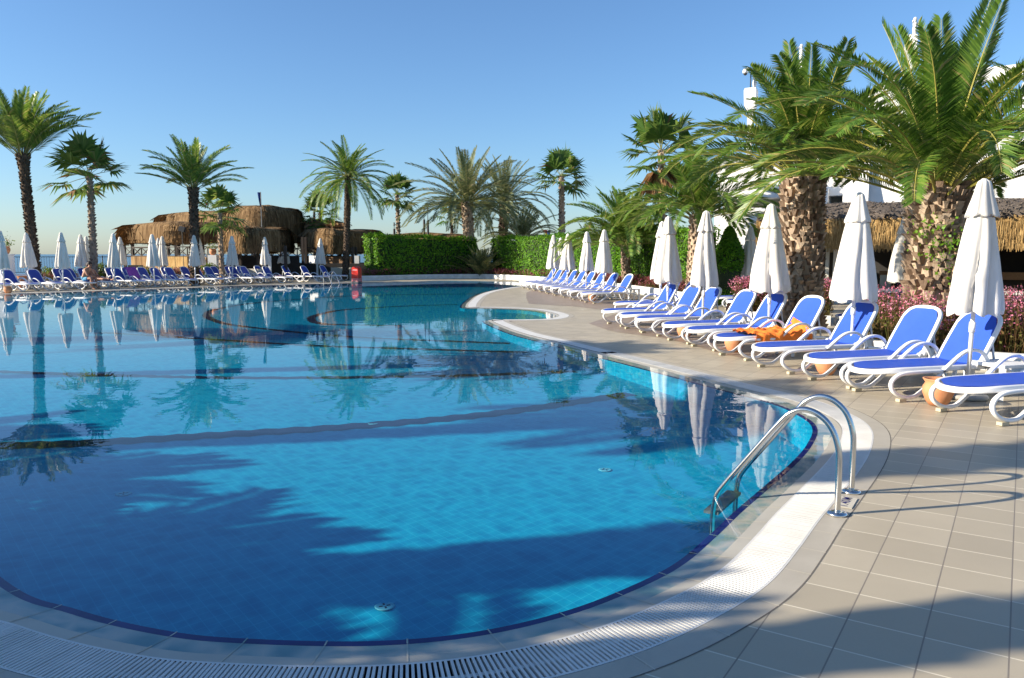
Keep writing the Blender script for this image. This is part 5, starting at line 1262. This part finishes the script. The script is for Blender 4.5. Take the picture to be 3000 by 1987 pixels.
def hand(J, E, key, wrist, d, up, side):
    d = Vector(d).normalized(); up = Vector(up).normalized(); s = d.cross(up).normalized() * side; w = Vector(wrist)
    J[key + 'palm'] = (w + d * .055, .03)
    for k, (off, ln) in enumerate(((.028, .075), (.010, .085), (-.010, .08), (-.027, .06))):
        a = w + d * .085 + s * off; J[f'{key}f{k}a'] = (a, .011); J[f'{key}f{k}b'] = (a + d * ln * .5 - up * .012, .009); J[f'{key}f{k}c'] = (a + d * ln * .85 - up * .04, .008); E += [(key + 'palm', f'{key}f{k}a'), (f'{key}f{k}a', f'{key}f{k}b'), (f'{key}f{k}b', f'{key}f{k}c')]
    a = w + d * .04 + s * .042; J[key + 'ta'] = (a, .012); J[key + 'tb'] = (a + d * .035 + s * .02 - up * .01, .009); E += [(key + 'palm', key + 'ta'), (key + 'ta', key + 'tb')]
    E.append((key + 'wrist', key + 'palm'))
def head(J, E, c, f, up):
    c = Vector(c); f = Vector(f).normalized(); up = Vector(up).normalized(); J['skull'] = (c + up * .03 - f * .015, (.088, .088)); J['crown'] = (c + up * .085, .068); J['jaw'] = (c - up * .05 + f * .03, .058); J['chin'] = (c - up * .095 + f * .055, .03); J['nose'] = (c + f * .105 - up * .01, .016)
    E += [('neck', 'jaw'), ('jaw', 'skull'), ('skull', 'crown'), ('jaw', 'chin'), ('skull', 'nose')]
def head_parts(parent, c, f, up):
    c = Vector(c); f = Vector(f).normalized(); up = Vector(up).normalized(); s = f.cross(up).normalized()
    mb = MB(); n = 14
    for k in range(7):
        a0, a1 = -.35 + k * 1.92 / 7, -.35 + (k + 1) * 1.92 / 7
        for j in range(n):
            b0, b1 = 2 * math.pi * j / n, 2 * math.pi * (j + 1) / n
            P = []
            for a, b in ((a0, b0), (a0, b1), (a1, b1), (a1, b0)):
                d = f * math.cos(a) * math.cos(b) + s * math.cos(a) * math.sin(b) + up * math.sin(a); R = .112
                P.append(c + up * .035 - f * .02 + Vector((d.x * R, d.y * R, d.z * R)))
            mid_ = (P[0] + P[2]) / 2 - c
            if mid_.dot(f) > .045 and mid_.dot(up) < .085: continue
            mb.quad(*P)
    mb.build('hair', M['hair'], parent, True)
    mb = MB()
    for q in (-1, 1): mb.lathe([(.002, -.008), (.009, 0), (.002, .008)], 8); 
    mb.v = [tuple(Vector(p) + c + f * .082 + up * .015 + s * (.033 if i >= len(mb.v) // 2 else -.033)) for i, p in enumerate(mb.v)]; mb.build('eyes', M['dark'], parent)
    mb = MB(); mb.box(-.022, .022, -.004, .004, -.004, .004, mat=Matrix.Translation(c + f * .083 - up * .058) @ Matrix(((s.x, f.x, up.x, 0), (s.y, f.y, up.y, 0), (s.z, f.z, up.z, 0), (0, 0, 0, 1)))); mb.build('mouth', M['redshorts'], parent)
    for q in (-1, 1): mb = MB(); p = c + s * q * .088 - f * .01; mb.lathe([(.006, -.03), (.018, -.01), (.02, .012), (.006, .03)], 8, cx=0, cy=0); mb.v = [tuple(Vector(v) + p) for v in mb.v]; mb.build('ear', M['skin'], parent, True)
V = Vector
# man sitting on the foot of a lounger, leaning on his knees
L3 = FRONT[3]; base = L3.matrix_basis @ V((.55, 0, 0)); man = thing('person', 'bare chested man in blue patterned shorts sitting across the pool, leaning on his knees', 'person', (base.x, base.y, 0), -.12)
J = {'pelvis': (V((0, 0, .47)), .125)}; E = []
J['waist'] = (V((.03, 0, .62)), (.14, .105)); J['chest'] = (V((.13, 0, .80)), (.165, .115)); J['upper'] = (V((.20, 0, .93)), (.14, .09)); J['neck'] = (V((.27, 0, 1.0)), .058)
E += [('pelvis', 'waist'), ('waist', 'chest'), ('chest', 'upper'), ('upper', 'neck')]
for s, k in ((-1, 'R'), (1, 'L')):
    J[k + 'hip'] = (V((.06, s * .1, .45)), .095); J[k + 'knee'] = (V((.47, s * .16, .52)), .062); J[k + 'calf'] = (V((.47, s * .16, .33)), .056); J[k + 'ankle'] = (V((.49, s * .17, .09)), .036); J[k + 'toe'] = (V((.66, s * .19, .03)), .03)
    E += [('pelvis', k + 'hip'), (k + 'hip', k + 'knee'), (k + 'knee', k + 'calf'), (k + 'calf', k + 'ankle'), (k + 'ankle', k + 'toe')]
    J[k + 'sh'] = (V((.20, s * .19, .90)), .06); J[k + 'elbow'] = (V((.36, s * .24, .64)), .043); J[k + 'wrist'] = (V((.56, s * .12, .60)), .03)
    E += [('upper', k + 'sh'), (k + 'sh', k + 'elbow'), (k + 'elbow', k + 'wrist')]; hand(J, E, k, (.56, s * .12, .60), (.9, -s * .3, -.25), (0, 0, 1), s)
hc = (.33, 0, 1.13); head(J, E, hc, (.95, -.1, -.2), (.15, 0, 1)); body('body', J, E, man, 'skin', 'pelvis'); head_parts(man, hc, (.95, -.1, -.2), (.15, 0, 1))
J = {'c': (V((-.01, 0, .47)), (.15, .14))}; E = []
for s, k in ((-1, 'R'), (1, 'L')): J[k + '1'] = (V((.08, s * .1, .46)), .112); J[k + '2'] = (V((.33, s * .15, .505)), .098); E += [('c', k + '1'), (k + '1', k + '2')]
J['b'] = (V((.02, 0, .58)), (.15, .118)); E.append(('c', 'b')); body('shorts', J, E, man, 'shorts', 'c')
# person lying on the next lounger
L4 = FRONT[4]; lie = thing('person', 'person in red lying on a lounger behind the sitting man, bare legs stretched out', 'person', (L4.location.x, L4.location.y, 0), L4.rotation_euler.z)
J = {'pelvis': (V((1.24, 0, .46)), .115)}; E = []
J['waist'] = (V((1.36, 0, .56)), (.13, .1)); J['chest'] = (V((1.47, 0, .74)), (.15, .11)); J['upper'] = (V((1.54, 0, .87)), (.13, .085)); J['neck'] = (V((1.575, 0, .95)), .052)
E += [('pelvis', 'waist'), ('waist', 'chest'), ('chest', 'upper'), ('upper', 'neck')]
for s, k in ((-1, 'R'), (1, 'L')):
    J[k + 'hip'] = (V((1.18, s * .09, .455)), .088); J[k + 'knee'] = (V((.76, s * .11, .45)), .058); J[k + 'calf'] = (V((.6, s * .11, .43)), .054); J[k + 'ankle'] = (V((.33, s * .1, .41)), .036); J[k + 'toe'] = (V((.22, s * .13, .54)), .028)
    E += [('pelvis', k + 'hip'), (k + 'hip', k + 'knee'), (k + 'knee', k + 'calf'), (k + 'calf', k + 'ankle'), (k + 'ankle', k + 'toe')]
    J[k + 'sh'] = (V((1.52, s * .18, .85)), .055); J[k + 'elbow'] = (V((1.40, s * .27, .60)), .04); J[k + 'wrist'] = (V((1.18, s * .24, .52)), .028)
    E += [('upper', k + 'sh'), (k + 'sh', k + 'elbow'), (k + 'elbow', k + 'wrist')]; hand(J, E, k, (1.18, s * .24, .52), (-1, -s * .2, -.1), (0, 0, 1), -s)
hc = (1.60, 0, 1.07); head(J, E, hc, (-.85, 0, .3), (.3, 0, .95)); body('body', J, E, lie, 'skin', 'pelvis'); head_parts(lie, hc, (-.85, 0, .3), (.3, 0, .95))
J = {'c': (V((1.25, 0, .46)), (.14, .13))}; E = []
for s, k in ((-1, 'R'), (1, 'L')): J[k + '1'] = (V((1.17, s * .09, .46)), .105); J[k + '2'] = (V((1.0, s * .10, .46)), .09); E += [('c', k + '1'), (k + '1', k + '2')]
body('shorts', J, E, lie, 'redshorts', 'c')
